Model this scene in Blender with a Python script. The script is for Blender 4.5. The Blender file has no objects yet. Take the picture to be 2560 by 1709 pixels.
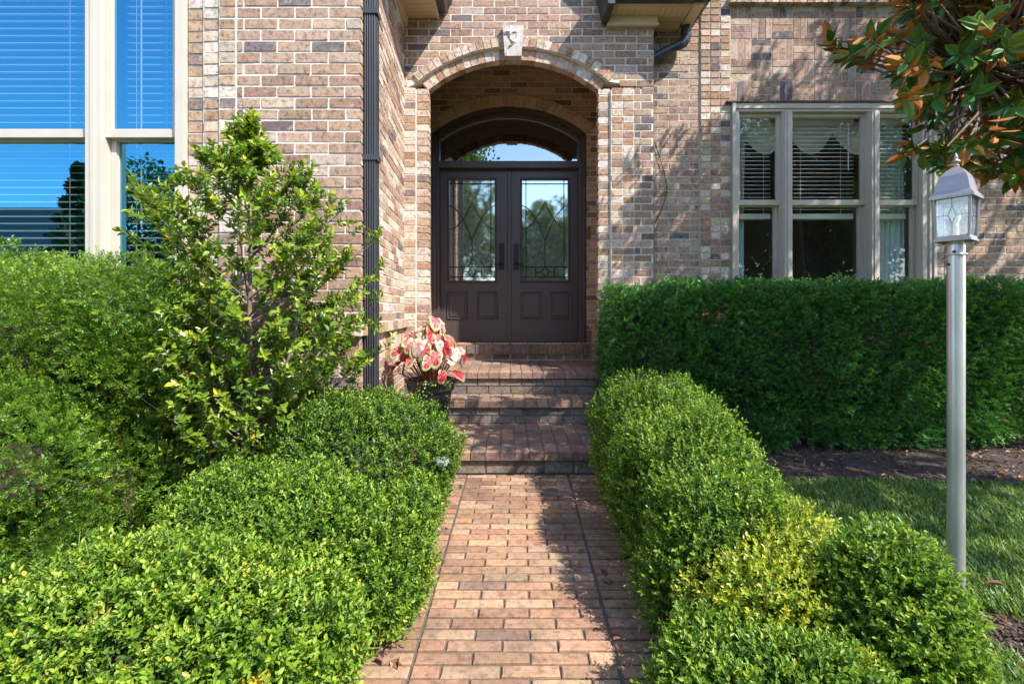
import bpy, math, random
import numpy as np
from mathutils import Vector
rng = np.random.default_rng(11)
random.seed(5)
sc = bpy.context.scene
COL = sc.collection

# ------------------------------------------------------------------ camera, sky, sun, exposure
E = 1.138                       # eye height above the path at the foot of the steps
S = 1061.7
def X(u, d): return (u - 1170.0) / S * d
def Z(v, d): return E + (711.0 - v) / S * d
cam = bpy.data.cameras.new('camera'); camo = bpy.data.objects.new('camera', cam); COL.objects.link(camo)
camo.location = (0, 0, E); camo.rotation_euler = (math.radians(90), 0, 0)
cam.sensor_width = 36; cam.lens = 16.27; cam.shift_x = 0.002; cam.shift_y = -0.031
cam.clip_start = 0.05; cam.clip_end = 400
sc.camera = camo
SUN = Vector((1.5, -1.15, 2.25)).normalized()
sun = bpy.data.lights.new('sun', 'SUN'); sun.energy = 3.0; sun.angle = math.radians(0.5); sun.color = (1, .95, .87)
suno = bpy.data.objects.new('sun', sun); COL.objects.link(suno)
suno.rotation_euler = (-SUN).to_track_quat('-Z', 'Y').to_euler(); suno.location = (6, -6, 12)
w = bpy.data.worlds.new('World'); sc.world = w; w.use_nodes = True
nt = w.node_tree; bg = nt.nodes['Background']
sky = nt.nodes.new('ShaderNodeTexSky'); sky.sky_type = 'NISHITA'; sky.sun_disc = False
sky.sun_elevation = math.asin(SUN.z); sky.sun_rotation = math.atan2(SUN.x, SUN.y)
sky.air_density = 1.0; sky.dust_density = 0.4; sky.ozone_density = 1.6
nt.links.new(sky.outputs[0], bg.inputs[0]); bg.inputs[1].default_value = 0.15
sc.view_settings.view_transform = 'Standard'; sc.view_settings.look = 'None'
sc.view_settings.exposure = 1.78; sc.view_settings.gamma = 1.0
sc.render.engine = 'CYCLES'
try:
    sc.cycles.use_denoising = True; sc.cycles.max_bounces = 10; sc.cycles.transparent_max_bounces = 12
    sc.cycles.diffuse_bounces = 7
except Exception: pass

# ------------------------------------------------------------------ materials
def newmat(name):
    m = bpy.data.materials.new(name); m.use_nodes = True
    return m, m.node_tree, m.node_tree.nodes['Principled BSDF']
def N(nt, t, **kw):
    n = nt.nodes.new(t)
    for k, v in kw.items():
        if k in n.inputs: n.inputs[k].default_value = v
        else: setattr(n, k, v)
    return n
def L(nt, a, b): nt.links.new(a, b)
def ramp(nt, fac, stops):
    r = N(nt, 'ShaderNodeValToRGB'); e = r.color_ramp.elements
    while len(e) < len(stops): e.new(.5)
    for i, (p, c) in enumerate(stops): e[i].position = p; e[i].color = (*c, 1) if len(c) == 3 else c
    L(nt, fac, r.inputs[0]); return r.outputs[0]
def mixc(nt, f, a, b, mode='MIX'):
    m = N(nt, 'ShaderNodeMix', data_type='RGBA', blend_type=mode)
    for sk, v in ((m.inputs[0], f), (m.inputs[6], a), (m.inputs[7], b)):
        if hasattr(v, 'is_linked'): L(nt, v, sk)
        else: sk.default_value = v if not isinstance(v, tuple) else ((*v, 1) if len(v) == 3 else v)
    return m.outputs[2]
def noise(nt, scale, detail=3, rough=.55, co=None, stretch=None):
    n = N(nt, 'ShaderNodeTexNoise', Scale=scale, Detail=detail, Roughness=rough)
    tc = N(nt, 'ShaderNodeTexCoord'); src = tc.outputs['Object']
    if stretch:
        mp = N(nt, 'ShaderNodeMapping'); mp.inputs['Scale'].default_value = stretch
        L(nt, src, mp.inputs[0]); src = mp.outputs[0]
    L(nt, src, n.inputs['Vector']); return n.outputs['Fac']
def bump(nt, b, h, strength, dist=.004):
    n = N(nt, 'ShaderNodeBump', Strength=strength, Distance=dist); L(nt, h, n.inputs['Height']); L(nt, n.outputs[0], b.inputs['Normal'])

def plain(name, c, rough=.5, metal=0, var=.12, scale=14, bmp=.15, spec=.5, stretch=None):
    m, nt, b = newmat(name)
    n = noise(nt, scale, 5, stretch=stretch)
    lo = tuple(x * (1 - var) for x in c); hi = tuple(min(1, x * (1 + var)) for x in c)
    L(nt, ramp(nt, n, [(.3, lo), (.7, hi)]), b.inputs['Base Color'])
    b.inputs['Roughness'].default_value = rough; b.inputs['Metallic'].default_value = metal
    b.inputs['Specular IOR Level'].default_value = spec
    if bmp: bump(nt, b, noise(nt, scale * 6, 3, stretch=stretch), bmp, .002)
    return m

def brickmat(name, blotch=.55, white=.35, tint=(1, 1, 1), stain=0.0):
    m, nt, b = newmat(name)
    a = N(nt, 'ShaderNodeAttribute', attribute_name='col').outputs['Color']
    n1 = noise(nt, 38, 5, .65); n2 = noise(nt, 21, 4, .6); n3 = noise(nt, 120, 3)
    c = mixc(nt, 1.0, a, ramp(nt, n1, [(.3, (1 - blotch,) * 3), (.52, (1, 1, 1)), (.75, (1.16, 1.13, 1.1))]), 'MULTIPLY')
    wf = ramp(nt, n2, [(.56, (0, 0, 0)), (.74, (white,) * 3)])
    c = mixc(nt, wf, c, (.58, .50, .42))
    c = mixc(nt, .5, c, ramp(nt, n3, [(.3, (.8, .8, .8)), (.7, (1.15, 1.15, 1.15))]), 'MULTIPLY')
    if stain:
        n4 = noise(nt, 2.3, 5, .65)
        c = mixc(nt, ramp(nt, n4, [(.44, (0, 0, 0)), (.68, (stain,) * 3)]), c, (.045, .038, .033))
    L(nt, c, b.inputs['Base Color']); b.inputs['Roughness'].default_value = .88
    b.inputs['Specular IOR Level'].default_value = .25
    bump(nt, b, noise(nt, 85, 5, .7), .55, .004)
    return m
def mortarmat(name, c):
    m, nt, b = newmat(name)
    L(nt, ramp(nt, noise(nt, 30, 5), [(.3, tuple(x * .75 for x in c)), (.7, tuple(min(1, x * 1.1) for x in c))]), b.inputs['Base Color'])
    b.inputs['Roughness'].default_value = .95
    bump(nt, b, noise(nt, 160, 3), .5, .003); return m

def leafmat(name, stops, rough=.38, trans=.28, spec=.5, clump=.35, cscale=5, tcol=1.25):
    """tone attribute picks the leaf's own colour, a large soft noise varies whole sprays"""
    m, nt, b = newmat(name)
    t = N(nt, 'ShaderNodeAttribute', attribute_name='tone').outputs['Fac']
    n = noise(nt, cscale, 2)
    ad = N(nt, 'ShaderNodeMath', operation='MULTIPLY_ADD'); L(nt, n, ad.inputs[0]); ad.inputs[1].default_value = clump; ad.inputs[2].default_value = -clump * .5
    ad2 = N(nt, 'ShaderNodeMath', operation='ADD'); L(nt, t, ad2.inputs[0]); L(nt, ad.outputs[0], ad2.inputs[1])
    c = ramp(nt, ad2.outputs[0], stops)
    L(nt, c, b.inputs['Base Color']); b.inputs['Roughness'].default_value = rough; b.inputs['Specular IOR Level'].default_value = spec
    tr = N(nt, 'ShaderNodeBsdfTranslucent'); tc = mixc(nt, 1.0, c, (tcol * 1.1, tcol, .6), 'MULTIPLY'); L(nt, tc, tr.inputs[0])
    mx = N(nt, 'ShaderNodeMixShader'); mx.inputs[0].default_value = trans
    L(nt, b.outputs[0], mx.inputs[1]); L(nt, tr.outputs[0], mx.inputs[2])
    L(nt, mx.outputs[0], nt.nodes['Material Output'].inputs[0]); return m

def glassmat(name, refl, tint, gcol=(1, 1, 1), rough=0.0, wav=0.0, wscale=60, tex=0):
    m, nt, b = newmat(name); nt.nodes.remove(b)
    g = N(nt, 'ShaderNodeBsdfGlossy', Roughness=rough); g.inputs[0].default_value = (*gcol, 1)
    t = N(nt, 'ShaderNodeBsdfTransparent'); t.inputs[0].default_value = (*tint, 1)
    mx = N(nt, 'ShaderNodeMixShader'); mx.inputs[0].default_value = refl
    if wav:
        bp = N(nt, 'ShaderNodeBump', Strength=wav, Distance=.002); L(nt, noise(nt, wscale, 2), bp.inputs['Height']); L(nt, bp.outputs[0], g.inputs['Normal'])
    L(nt, t.outputs[0], mx.inputs[1]); L(nt, g.outputs[0], mx.inputs[2]); L(nt, mx.outputs[0], nt.nodes['Material Output'].inputs[0]); return m

MAT = {}
MAT['brick'] = brickmat('tumbled_brick', .66, .48)
MAT['brick_dark'] = brickmat('porch_brick', .5, .15)
MAT['brick_step'] = brickmat('step_brick', .55, .14, stain=.6)
MAT['brick_path'] = brickmat('path_brick', .5, .14, stain=.55)
MAT['mortar'] = mortarmat('pale_mortar', (.66, .58, .50))
MAT['mortar_porch'] = mortarmat('tan_mortar', (.54, .46, .38))
MAT['mortar_step'] = mortarmat('dark_mortar', (.12, .105, .09))
MAT['mortar_path'] = mortarmat('path_joint', (.10, .08, .065))
MAT['stone'] = plain('carved_limestone', (.46, .41, .37), .9, var=.2, scale=30, bmp=.8)
MAT['trim'] = plain('beige_window_paint', (.50, .435, .365), .45, var=.05, scale=6, bmp=.03)
MAT['cream'] = plain('cream_soffit_paint', (.60, .46, .30), .55, var=.06, scale=5, bmp=.03)
MAT['bronze'] = plain('dark_bronze_metal', (.055, .055, .062), .35, .3, .15, 5, .03)
MAT['flash'] = plain('brown_flashing', (.12, .06, .045), .5, .2, .2, 8, .05)
MAT['door'] = plain('dark_brown_door_paint', (.068, .050, .050), .36, 0, .08, 7, .04, stretch=(8, 8, 1))
MAT['handle'] = plain('blackened_bronze', (.03, .03, .034), .3, .7, .1, 10, 0)
MAT['came'] = plain('dark_came', (.03, .03, .03), .4, .6, .1, 10, 0)
MAT['dark'] = plain('dark_interior', (.018, .016, .014), .9, var=.3, scale=2, bmp=0)
MAT['blind'] = plain('white_blind', (.72, .70, .66), .5, var=.03, scale=4, bmp=0)
MAT['room'] = plain('room_paint', (.20, .19, .16), .9, var=.05, scale=2, bmp=0)
MAT['curtain'] = plain('pale_curtain', (.62, .74, .76), .9, var=.1, scale=12, bmp=.1)
MAT['swag'] = plain('ivory_swag', (.74, .71, .64), .9, var=.1, scale=12, bmp=.1)
MAT['pot'] = plain('black_resin_pot', (.018, .018, .02), .38, 0, .2, 6, .06)
MAT['soil'] = plain('potting_soil', (.05, .035, .025), .95, var=.4, scale=40, bmp=.8)
MAT['lampmetal'] = plain('weathered_lamp_metal', (.33, .285, .28), .42, .55, .18, 9, .08)
MAT['polemetal'] = plain('silver_pole_paint', (.52, .50, .50), .34, .6, .26, 9, .06, stretch=(1, 1, .25))  # mottling paints in soft leaf-shadow dapple along with wear
MAT['bulb'] = plain('frosted_bulb', (.8, .78, .72), .2, var=.03, scale=4, bmp=0)
MAT['socket'] = plain('ivory_socket', (.65, .58, .46), .5, var=.1, scale=8, bmp=0)
MAT['rubber'] = plain('black_cable', (.012, .012, .013), .6, var=.1, bmp=0)
MAT['greyplastic'] = plain('grey_light_cap', (.24, .25, .29), .4, .1, .08, 12, .05)
MAT['brass'] = plain('aged_brass', (.20, .14, .05), .4, .7, .2, 20, .05)
MAT['bark'] = plain('grey_bark', (.16, .12, .09), .9, var=.4, scale=22, bmp=.9, stretch=(2, 2, .5))
MAT['core_shade'] = plain('core_shade_brown', (.036, .027, .016), .9, var=.4, scale=30, bmp=.6)  # near-black brown puts the bush's inner shade into the core colour
MAT['stem'] = plain('green_stem', (.16, .20, .05), .6, var=.3, scale=30, bmp=.1)
MAT['mulch'] = None
MAT['glass_left'] = glassmat('sky_tinted_glass', .50, (.70, .78, .82), (.10, .45, .70), 0, .02, 2.5)  # blue of the reflected sky is put into the glass tint
MAT['glass_right'] = glassmat('clear_window_glass', .08, (.95, .98, .96))
MAT['glass_door'] = glassmat('textured_door_glass', .66, (.45, .5, .5), (.92, 1, .97), 0.0, .022, 90)
gm = MAT['glass_door']; gn = gm.node_tree                      # rain glass scatter, with its sparkle painted as pale and dark noise
out = gn.nodes['Material Output']; old = out.inputs[0].links[0].from_socket
df = N(gn, 'ShaderNodeBsdfDiffuse'); L(gn, ramp(gn, noise(gn, 75, 3, .7), [(.38, (.10, .13, .12)), (.62, (.62, .68, .64))]), df.inputs[0])
mxd = N(gn, 'ShaderNodeMixShader'); mxd.inputs[0].default_value = .26; L(gn, old, mxd.inputs[1]); L(gn, df.outputs[0], mxd.inputs[2]); L(gn, mxd.outputs[0], out.inputs[0])
MAT['glass_transom'] = glassmat('clear_transom_glass', .36, (.35, .38, .38), (.92, 1, 1))
MAT['glass_lamp'] = glassmat('bevelled_lamp_glass', .14, (.86, .9, .93), (1, 1, 1), .05, .25, 40)
MAT['boxwood'] = leafmat('boxwood_leaf', [(.0, (.022, .06, .008)), (.40, (.088, .182, .014)), (.72, (.225, .335, .024)), (.9, (.34, .42, .06)), (1, (.50, .42, .04))], .42, .33, .35)
MAT['boxwood_yellow'] = leafmat('yellowing_boxwood_leaf', [(.0, (.035, .07, .010)), (.4, (.14, .24, .016)), (.75, (.35, .40, .025)), (1, (.50, .46, .05))], .36, .3)
MAT['yew_bright'] = leafmat('yew_needle_bright', [(.0, (.028, .080, .010)), (.5, (.120, .235, .020)), (1, (.34, .45, .045))], .42, .25)  # brighter, yellower needle green for the left bush
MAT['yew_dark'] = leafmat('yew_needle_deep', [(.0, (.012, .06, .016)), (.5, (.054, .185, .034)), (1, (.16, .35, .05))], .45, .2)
MAT['holly'] = leafmat('holly_leaf', [(.0, (.03, .075, .008)), (.42, (.11, .20, .016)), (.85, (.30, .38, .03)), (1, (.52, .42, .04))], .33, .28, .45)
MAT['magnolia_top'] = leafmat('magnolia_leaf_top', [(.0, (.02, .07, .02)), (.5, (.06, .17, .032)), (.85, (.16, .25, .03)), (1, (.25, .27, .05))], .36, .14, .32)
MAT['magnolia_under'] = leafmat('magnolia_leaf_underside', [(.0, (.20, .07, .015)), (.5, (.42, .135, .025)), (1, (.36, .24, .06))], .7, .12, .2)
MAT['tree'] = leafmat('tree_leaf', [(.0, (.03, .07, .015)), (.5, (.08, .155, .025)), (1, (.22, .27, .04))], .5, .42, cscale=1.2)
MAT['conifer'] = leafmat('conifer_leaf', [(.0, (.03, .07, .02)), (.5, (.07, .13, .03)), (1, (.14, .20, .04))], .6, .1, cscale=1.2)
MAT['grass'] = leafmat('grass_blade', [(.0, (.035, .085, .018)), (.5, (.115, .215, .030)), (.8, (.28, .34, .05)), (1, (.44, .38, .14))], .45, .3, cscale=3)
MAT['chips'] = leafmat('bark_chip', [(.0, (.018, .012, .009)), (.5, (.06, .038, .027)), (1, (.17, .11, .08))], .85, .02)
MAT['litter'] = leafmat('dry_leaf', [(.0, (.09, .05, .03)), (.5, (.22, .11, .05)), (1, (.45, .28, .14))], .7, .1)
m, nt_, b = newmat('mulch')
L(nt_, ramp(nt_, noise(nt_, 45, 8, .75, stretch=(1, 2.2, 1)), [(.3, (.022, .014, .01)), (.55, (.075, .045, .033)), (.75, (.17, .11, .08))]), b.inputs['Base Color'])
b.inputs['Roughness'].default_value = .95; bump(nt_, b, noise(nt_, 60, 6, .75), 1.0, .02); MAT['mulch'] = m
m, nt_, b = newmat('lawn_soil')
L(nt_, ramp(nt_, noise(nt_, 9, 6, .7), [(.3, (.03, .05, .015)), (.6, (.06, .10, .025)), (.8, (.10, .12, .04))]), b.inputs['Base Color'])
b.inputs['Roughness'].default_value = .95; bump(nt_, b, noise(nt_, 70, 4), .8, .02); MAT['lawn'] = m
m, nt_, b = newmat('caladium_leaf')
a = N(nt_, 'ShaderNodeAttribute', attribute_name='col').outputs['Color']
L(nt_, a, b.inputs['Base Color']); b.inputs['Roughness'].default_value = .45
tr = N(nt_, 'ShaderNodeBsdfTranslucent'); L(nt_, a, tr.inputs[0]); mx = N(nt_, 'ShaderNodeMixShader'); mx.inputs[0].default_value = .35
L(nt_, b.outputs[0], mx.inputs[1]); L(nt_, tr.outputs[0], mx.inputs[2]); L(nt_, mx.outputs[0], nt_.nodes['Material Output'].inputs[0]); MAT['caladium'] = m
m, nt_, b = newmat('roof_shingle')
L(nt_, ramp(nt_, noise(nt_, 3, 6, .7, stretch=(1, 1, 4)), [(.3, (.035, .032, .03)), (.7, (.09, .085, .08))]), b.inputs['Base Color']); b.inputs['Roughness'].default_value = .9; MAT['shingle'] = m
MAT['siding'] = plain('pale_siding', (.5, .46, .4), .7, var=.1, scale=2, bmp=.1)

# ------------------------------------------------------------------ object helpers
def wloc(o):
    v = Vector((0, 0, 0))
    while o: v += o.location; o = o.parent
    return v
def tag(o, label=None, cat=None, group=None, kind=None):
    if label: o['label'] = label
    if cat: o['category'] = cat
    if group: o['group'] = group
    if kind: o['kind'] = kind
    return o
def thing(name, label, cat, loc=(0, 0, 0), group=None):
    o = bpy.data.objects.new(name, None); COL.objects.link(o); o.location = loc; o.empty_display_size = .1
    return tag(o, label, cat, group)
def np_mesh(name, V, F, mats, parent=None, tone=None, col=None, mi=None, smooth=False):
    """V (n,3), F (m,k) one face size"""
    V = np.asarray(V, np.float32).copy(); F = np.asarray(F, np.int32)
    if parent is not None: V -= np.array(wloc(parent), np.float32)
    me = bpy.data.meshes.new(name)
    me.vertices.add(len(V)); me.vertices.foreach_set('co', V.ravel())
    k = F.shape[1]; me.loops.add(F.size); me.loops.foreach_set('vertex_index', F.ravel())
    me.polygons.add(len(F)); me.polygons.foreach_set('loop_start', np.arange(0, F.size, k, dtype=np.int32))
    if not isinstance(mats, (list, tuple)): mats = [mats]
    for m in mats: me.materials.append(m)
    if mi is not None: me.polygons.foreach_set('material_index', np.asarray(mi, np.int32))
    me.polygons.foreach_set('use_smooth', np.full(len(F), smooth, bool))
    if tone is not None:
        at = me.attributes.new('tone', 'FLOAT', 'FACE'); at.data.foreach_set('value', np.asarray(tone, np.float32))
    if col is not None:
        at = me.attributes.new('col', 'FLOAT_COLOR', 'FACE'); c = np.ones((len(F), 4), np.float32); c[:, :3] = col; at.data.foreach_set('color', c.ravel())
    me.update(calc_edges=True); me.validate()
    o = bpy.data.objects.new(name, me); COL.objects.link(o)
    if parent is not None: o.parent = parent
    return o

class MB:
    """gathers polygons; build() links them as ONE mesh object"""
    def __init__(s): s.v = []; s.f = []; s.m = []; s.c = []; s.sm = []
    def face(s, pts, mi=0, col=(1, 1, 1), sm=False):
        i = len(s.v); s.v += [tuple(p) for p in pts]; s.f.append(tuple(range(i, i + len(pts)))); s.m.append(mi); s.c.append(col); s.sm.append(sm)
    def polys(s, vs, fs, mi=0, col=(1, 1, 1), sm=False):
        i = len(s.v); s.v += [tuple(p) for p in vs]
        for f in fs: s.f.append(tuple(i + k for k in f)); s.m.append(mi); s.c.append(col); s.sm.append(sm)
    def box(s, x0, x1, y0, y1, z0, z1, mi=0, col=(1, 1, 1)):
        v = [(x0, y0, z0), (x1, y0, z0), (x1, y1, z0), (x0, y1, z0), (x0, y0, z1), (x1, y0, z1), (x1, y1, z1), (x0, y1, z1)]
        s.polys(v, [(0, 3, 2, 1), (4, 5, 6, 7), (0, 1, 5, 4), (1, 2, 6, 5), (2, 3, 7, 6), (3, 0, 4, 7)], mi, col)
    def bbox(s, x0, x1, y0, y1, z0, z1, b=.004, mi=0, col=(1, 1, 1)):
        """box whose front (-y) edges are chamfered"""
        v = [(x0, y0 + b, z0), (x1, y0 + b, z0), (x1, y1, z0), (x0, y1, z0), (x0, y0 + b, z1), (x1, y0 + b, z1), (x1, y1, z1), (x0, y1, z1),
             (x0 + b, y0, z0 + b), (x1 - b, y0, z0 + b), (x1 - b, y0, z1 - b), (x0 + b, y0, z1 - b)]
        s.polys(v, [(0, 3, 2, 1), (4, 5, 6, 7), (1, 2, 6, 5), (2, 3, 7, 6), (3, 0, 4, 7), (8, 9, 10, 11), (0, 1, 9, 8), (1, 5, 10, 9), (5, 4, 11, 10), (4, 0, 8, 11)], mi, col)
    def prism(s, pts, y0, y1, mi=0, col=(1, 1, 1)):
        """outline in x,z (counter-clockwise seen from -y), extruded y0..y1"""
        n = len(pts); v = [(p[0], y0, p[1]) for p in pts] + [(p[0], y1, p[1]) for p in pts]
        s.polys(v, [tuple(range(n)), tuple(range(2 * n - 1, n - 1, -1))] + [((i + 1) % n, i, n + i, n + (i + 1) % n) for i in range(n)], mi, col)
    def tube(s, pts, r, n=8, mi=0, col=(1, 1, 1), cap=True):
        pts = [Vector(p) for p in pts]; rs = r if isinstance(r, (list, tuple)) else [r] * len(pts); rings = []
        t0 = (pts[1] - pts[0]).normalized(); a = t0.orthogonal().normalized()
        for i, p in enumerate(pts):
            t = (pts[min(i + 1, len(pts) - 1)] - pts[max(i - 1, 0)]).normalized()
            a = (a - t * a.dot(t)).normalized(); b = t.cross(a)
            rings.append([p + (a * math.cos(2 * math.pi * k / n) + b * math.sin(2 * math.pi * k / n)) * rs[i] for k in range(n)])
        v = [q for rg in rings for q in rg]; f = []
        for i in range(len(pts) - 1):
            for k in range(n): f.append((i * n + k, i * n + (k + 1) % n, (i + 1) * n + (k + 1) % n, (i + 1) * n + k))
        s.polys(v, f, mi, col, True)
        if cap: s.polys(rings[0], [tuple(range(n - 1, -1, -1))], mi, col); s.polys(rings[-1], [tuple(range(n))], mi, col)
    def lathe(s, prof, cx, cy, n=24, mi=0, col=(1, 1, 1), sm=True):
        v = []; f = []
        for r, z in prof:
            for k in range(n): v.append((cx + r * math.cos(2 * math.pi * k / n), cy + r * math.sin(2 * math.pi * k / n), z))
        for i in range(len(prof) - 1):
            for k in range(n): f.append((i * n + k, i * n + (k + 1) % n, (i + 1) * n + (k + 1) % n, (i + 1) * n + k))
        s.polys(v, f, mi, col, sm)
    def build(s, name, mats, parent=None):
        me = bpy.data.meshes.new(name); o0 = wloc(parent) if parent is not None else Vector((0, 0, 0))
        me.from_pydata([(a - o0.x, b - o0.y, c - o0.z) for a, b, c in s.v], [], s.f)
        if not isinstance(mats, (list, tuple)): mats = [mats]
        for m in mats: me.materials.append(m)
        me.polygons.foreach_set('material_index', s.m); me.polygons.foreach_set('use_smooth', s.sm)
        at = me.attributes.new('col', 'FLOAT_COLOR', 'FACE'); at.data.foreach_set('color', [x for c in s.c for x in (*c, 1.0)])
        me.update()
        o = bpy.data.objects.new(name, me); COL.objects.link(o)
        if parent is not None: o.parent = parent
        return o

# ------------------------------------------------------------------ bricks: every brick is a real block over a recessed mortar bed
CH = .0677; BH = .0545; BL = .2032; JT = .0132
PAL = {
 'wall': [((.36, .225, .160), 5), ((.40, .265, .195), 5), ((.31, .19, .135), 3), ((.17, .13, .125), 1.3), ((.46, .34, .27), 1.4)],
 'pale': [((.40, .26, .175), 3), ((.58, .48, .40), 3.2), ((.50, .38, .29), 3), ((.34, .20, .125), 1.6), ((.24, .17, .15), .5)],
 'right': [((.355,.228,.165), 4), ((.30,.19,.142), 3), ((.395,.268,.20), 2.5), ((.15,.12,.12), 1.3), ((.43,.325,.255), 1.2)],
 'porch': [((.42, .27, .175), 4), ((.47, .31, .20), 3), ((.36, .22, .14), 2), ((.20, .13, .10), 1.2)],  # lightened to put bounced light in the recess into the brick colour
 'step': [((.29, .175, .125), 4), ((.25, .15, .112), 3), ((.18, .13, .11), 1.6), ((.34, .21, .135), 1.4)],
 'riser': [((.21, .165, .13), 4), ((.24, .18, .14), 3), ((.14, .12, .105), 2)],
 'ring': [((.50, .33, .205), 3), ((.44, .285, .18), 2)],
 'path': [((.34, .20, .122), 5), ((.31, .172, .102), 4), ((.37, .235, .145), 3), ((.26, .145, .092), 2), ((.22, .135, .10), 1.2)],
}
def pick(pal):
    cs, ws = zip(*PAL[pal]); c = random.choices(cs, ws)[0]; k = random.uniform(.88, 1.12)
    return tuple(min(1, x * k * random.uniform(.96, 1.04)) for x in c)
class Bricks:
    def __init__(s, O=(0, 0), U=(1, 0), Nn=(0, -1)):
        s.O = np.array((O[0], O[1], 0.)); s.U = np.array((U[0], U[1], 0.)); s.N = np.array((Nn[0], Nn[1], 0.)); s.q = []
    def add(s, u0, u1, z0, z1, pal, n1=0., n0=-.06, jit=.0016):
        s.q.append((u0, u1, z0, z1, n1 + random.uniform(-.0018, .0018), n0, pick(pal), jit))
    def course(s, z, ivs, pal, row, n1=0., length=BL, h=BH, phase=0.):
        off = (row % 2) * length / 2 + phase
        for a, b in ivs:
            k = math.floor((a - off) / length)
            while True:
                p0 = off + k * length; p1 = p0 + length; k += 1
                if p0 >= b: break
                q0 = max(p0, a - 1e-6); q1 = min(p1, b)
                if q1 - q0 < .022: continue
                s.add(q0 + (JT / 2 if q0 > a + 1e-4 else 0), q1 - (JT / 2 if q1 < b - 1e-4 else 0), z + JT / 2, z + JT / 2 + h, pal, n1)
    def arrays(s):
        V = np.zeros((len(s.q), 8, 3)); Cc = np.zeros((len(s.q), 3))
        for i, (u0, u1, z0, z1, n1, n0, c, j) in enumerate(s.q):
            loc = np.array([(u0, z0, n0), (u1, z0, n0), (u1, z1, n0), (u0, z1, n0), (u0, z0, n1), (u1, z0, n1), (u1, z1, n1), (u0, z1, n1)], float)
            loc[4:] += rng.uniform(-j, j, (4, 3)) * (1, 1, .6)
            V[i] = s.O + loc[:, :1] * s.U + loc[:, 2:] * s.N + loc[:, 1:2] * np.array((0, 0, 1.)); Cc[i] = c
        return V, Cc
    def into(s, mb, mi=0):
        V, Cc = s.arrays()
        fs = [(4, 5, 6, 7), (0, 1, 5, 4), (1, 2, 6, 5), (2, 3, 7, 6), (3, 0, 4, 7)]
        flip = np.dot(np.cross(s.U, (0, 0, 1)), s.N) < 0
        for v, c in zip(V, Cc): mb.polys(v, [f[::-1] for f in fs] if flip else fs, mi, tuple(c))
# ================================================================== ground, path, beds (the setting)
def zg(y):                       # the ground falls gently away from the house
    if y >= 3.2: return 0.0
    if y < -3: return -.036 * 6.2
    return -.036 * (3.2 - y)
def strip_sheet(name, xs, ys, dz, m):
    V = [(x, y, zg(y) + dz) for y in ys for x in xs]; n = len(xs)
    F = [(j * n + i, j * n + i + 1, (j + 1) * n + i + 1, (j + 1) * n + i) for j in range(len(ys) - 1) for i in range(n - 1)]
    o = np_mesh(name, V, F, m); o['kind'] = 'structure'; return o
strip_sheet('ground', [-60, -8, 0, 8, 60], [-60, -3, 3.2, 12, 60], -.03, MAT['lawn'])
def wavy_bed(name, edge_front, x0, x1, y1, dz, amp=.03, n=60):
    V = []; F = []
    for i in range(n + 1):
        x = x0 + (x1 - x0) * i / n; yf = edge_front(x) + amp * math.sin(x * 9) * math.sin(x * 3.7 + 1)
        for j in range(9):
            y = yf + (y1 - yf) * j / 8; V.append((x, y, zg(y) + dz + (.012 * math.sin(x * 13 + y * 7) * math.sin(y * 17) if 0 < j < 8 else 0)))
    for i in range(n):
        for j in range(8): a = i * 9 + j; F.append((a, a + 9, a + 10, a + 1))
    o = np_mesh(name, V, F, MAT['mulch'], smooth=True); o['kind'] = 'structure'; return o
wavy_bed('mulch_bed', lambda x: 3.2 - .12 * (x - 1.3) / 2, .62, 7, 4.47, 0.0)
wavy_bed('mulch_bed', lambda x: -.2, -3.6, -.56, 2.75, -.006)
wavy_bed('mulch_bed', lambda x: -.2, .60, 1.36, 3.14, -.006, .02)

# brick path: bricks on edge in running bond between two border rows
PR = .0567
def px(y): return .0 + .022 * (y - 2.2)        # the path runs a touch askew
B = Bricks(); mb = MB()
def path_brick(x0, x1, y0, y1, pal='path'):
    z = zg((y0 + y1) / 2) + random.uniform(-.0022, .0022); c = pick(pal); j = .0014
    sk = px((y0 + y1) / 2); b = .004
    P = [(x0 + sk, y0), (x1 + sk, y0), (x1 + sk, y1), (x0 + sk, y1)]
    P = [(a + random.uniform(-j, j), d + random.uniform(-j, j)) for a, d in P]
    v = [(a, d, z - .05) for a, d in P] + [(a, d, z - b) for a, d in P] + [(a + (b if i in (0, 3) else -b), d + (b if i < 2 else -b), z + random.uniform(-.001, .001)) for i, (a, d) in enumerate(P)]
    mb.polys(v, [(8, 9, 10, 11)] + [(k, (k + 1) % 4, 4 + (k + 1) % 4, 4 + k) for k in range(4)] + [(4 + k, 4 + (k + 1) % 4, 8 + (k + 1) % 4, 8 + k) for k in range(4)], 0, c)
y = 3.212; row = 0
XL, XR = -.318, .381
while y > -1.2:
    y0 = y - PR
    # centre
    x = XL + .005 - ((row % 2) * .1)
    while x < XR - .01:
        a, b_ = max(x, XL + .005), min(x + .192, XR - .006)
        if b_ - a > .02: path_brick(a, b_, y0 + .0042, y - .0042)
        x += .2
    path_brick(XL - .205, XL - .005, y0 + .0042, y - .0042); path_brick(XR + .006, XR + .207, y0 + .0042, y - .0042)
    y = y0; row += 1
ys = np.linspace(-1.3, 3.215, 12)
for a, b_ in zip(ys[:-1], ys[1:]):
    mb.face([(XL - .21 + px(a), a, zg(a) - .009), (XR + .212 + px(a), a, zg(a) - .009), (XR + .212 + px(b_), b_, zg(b_) - .009), (XL - .21 + px(b_), b_, zg(b_) - .009)], 1)
o = mb.build('path', [MAT['brick_path'], MAT['mortar_path']]); o['kind'] = 'structure'

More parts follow.
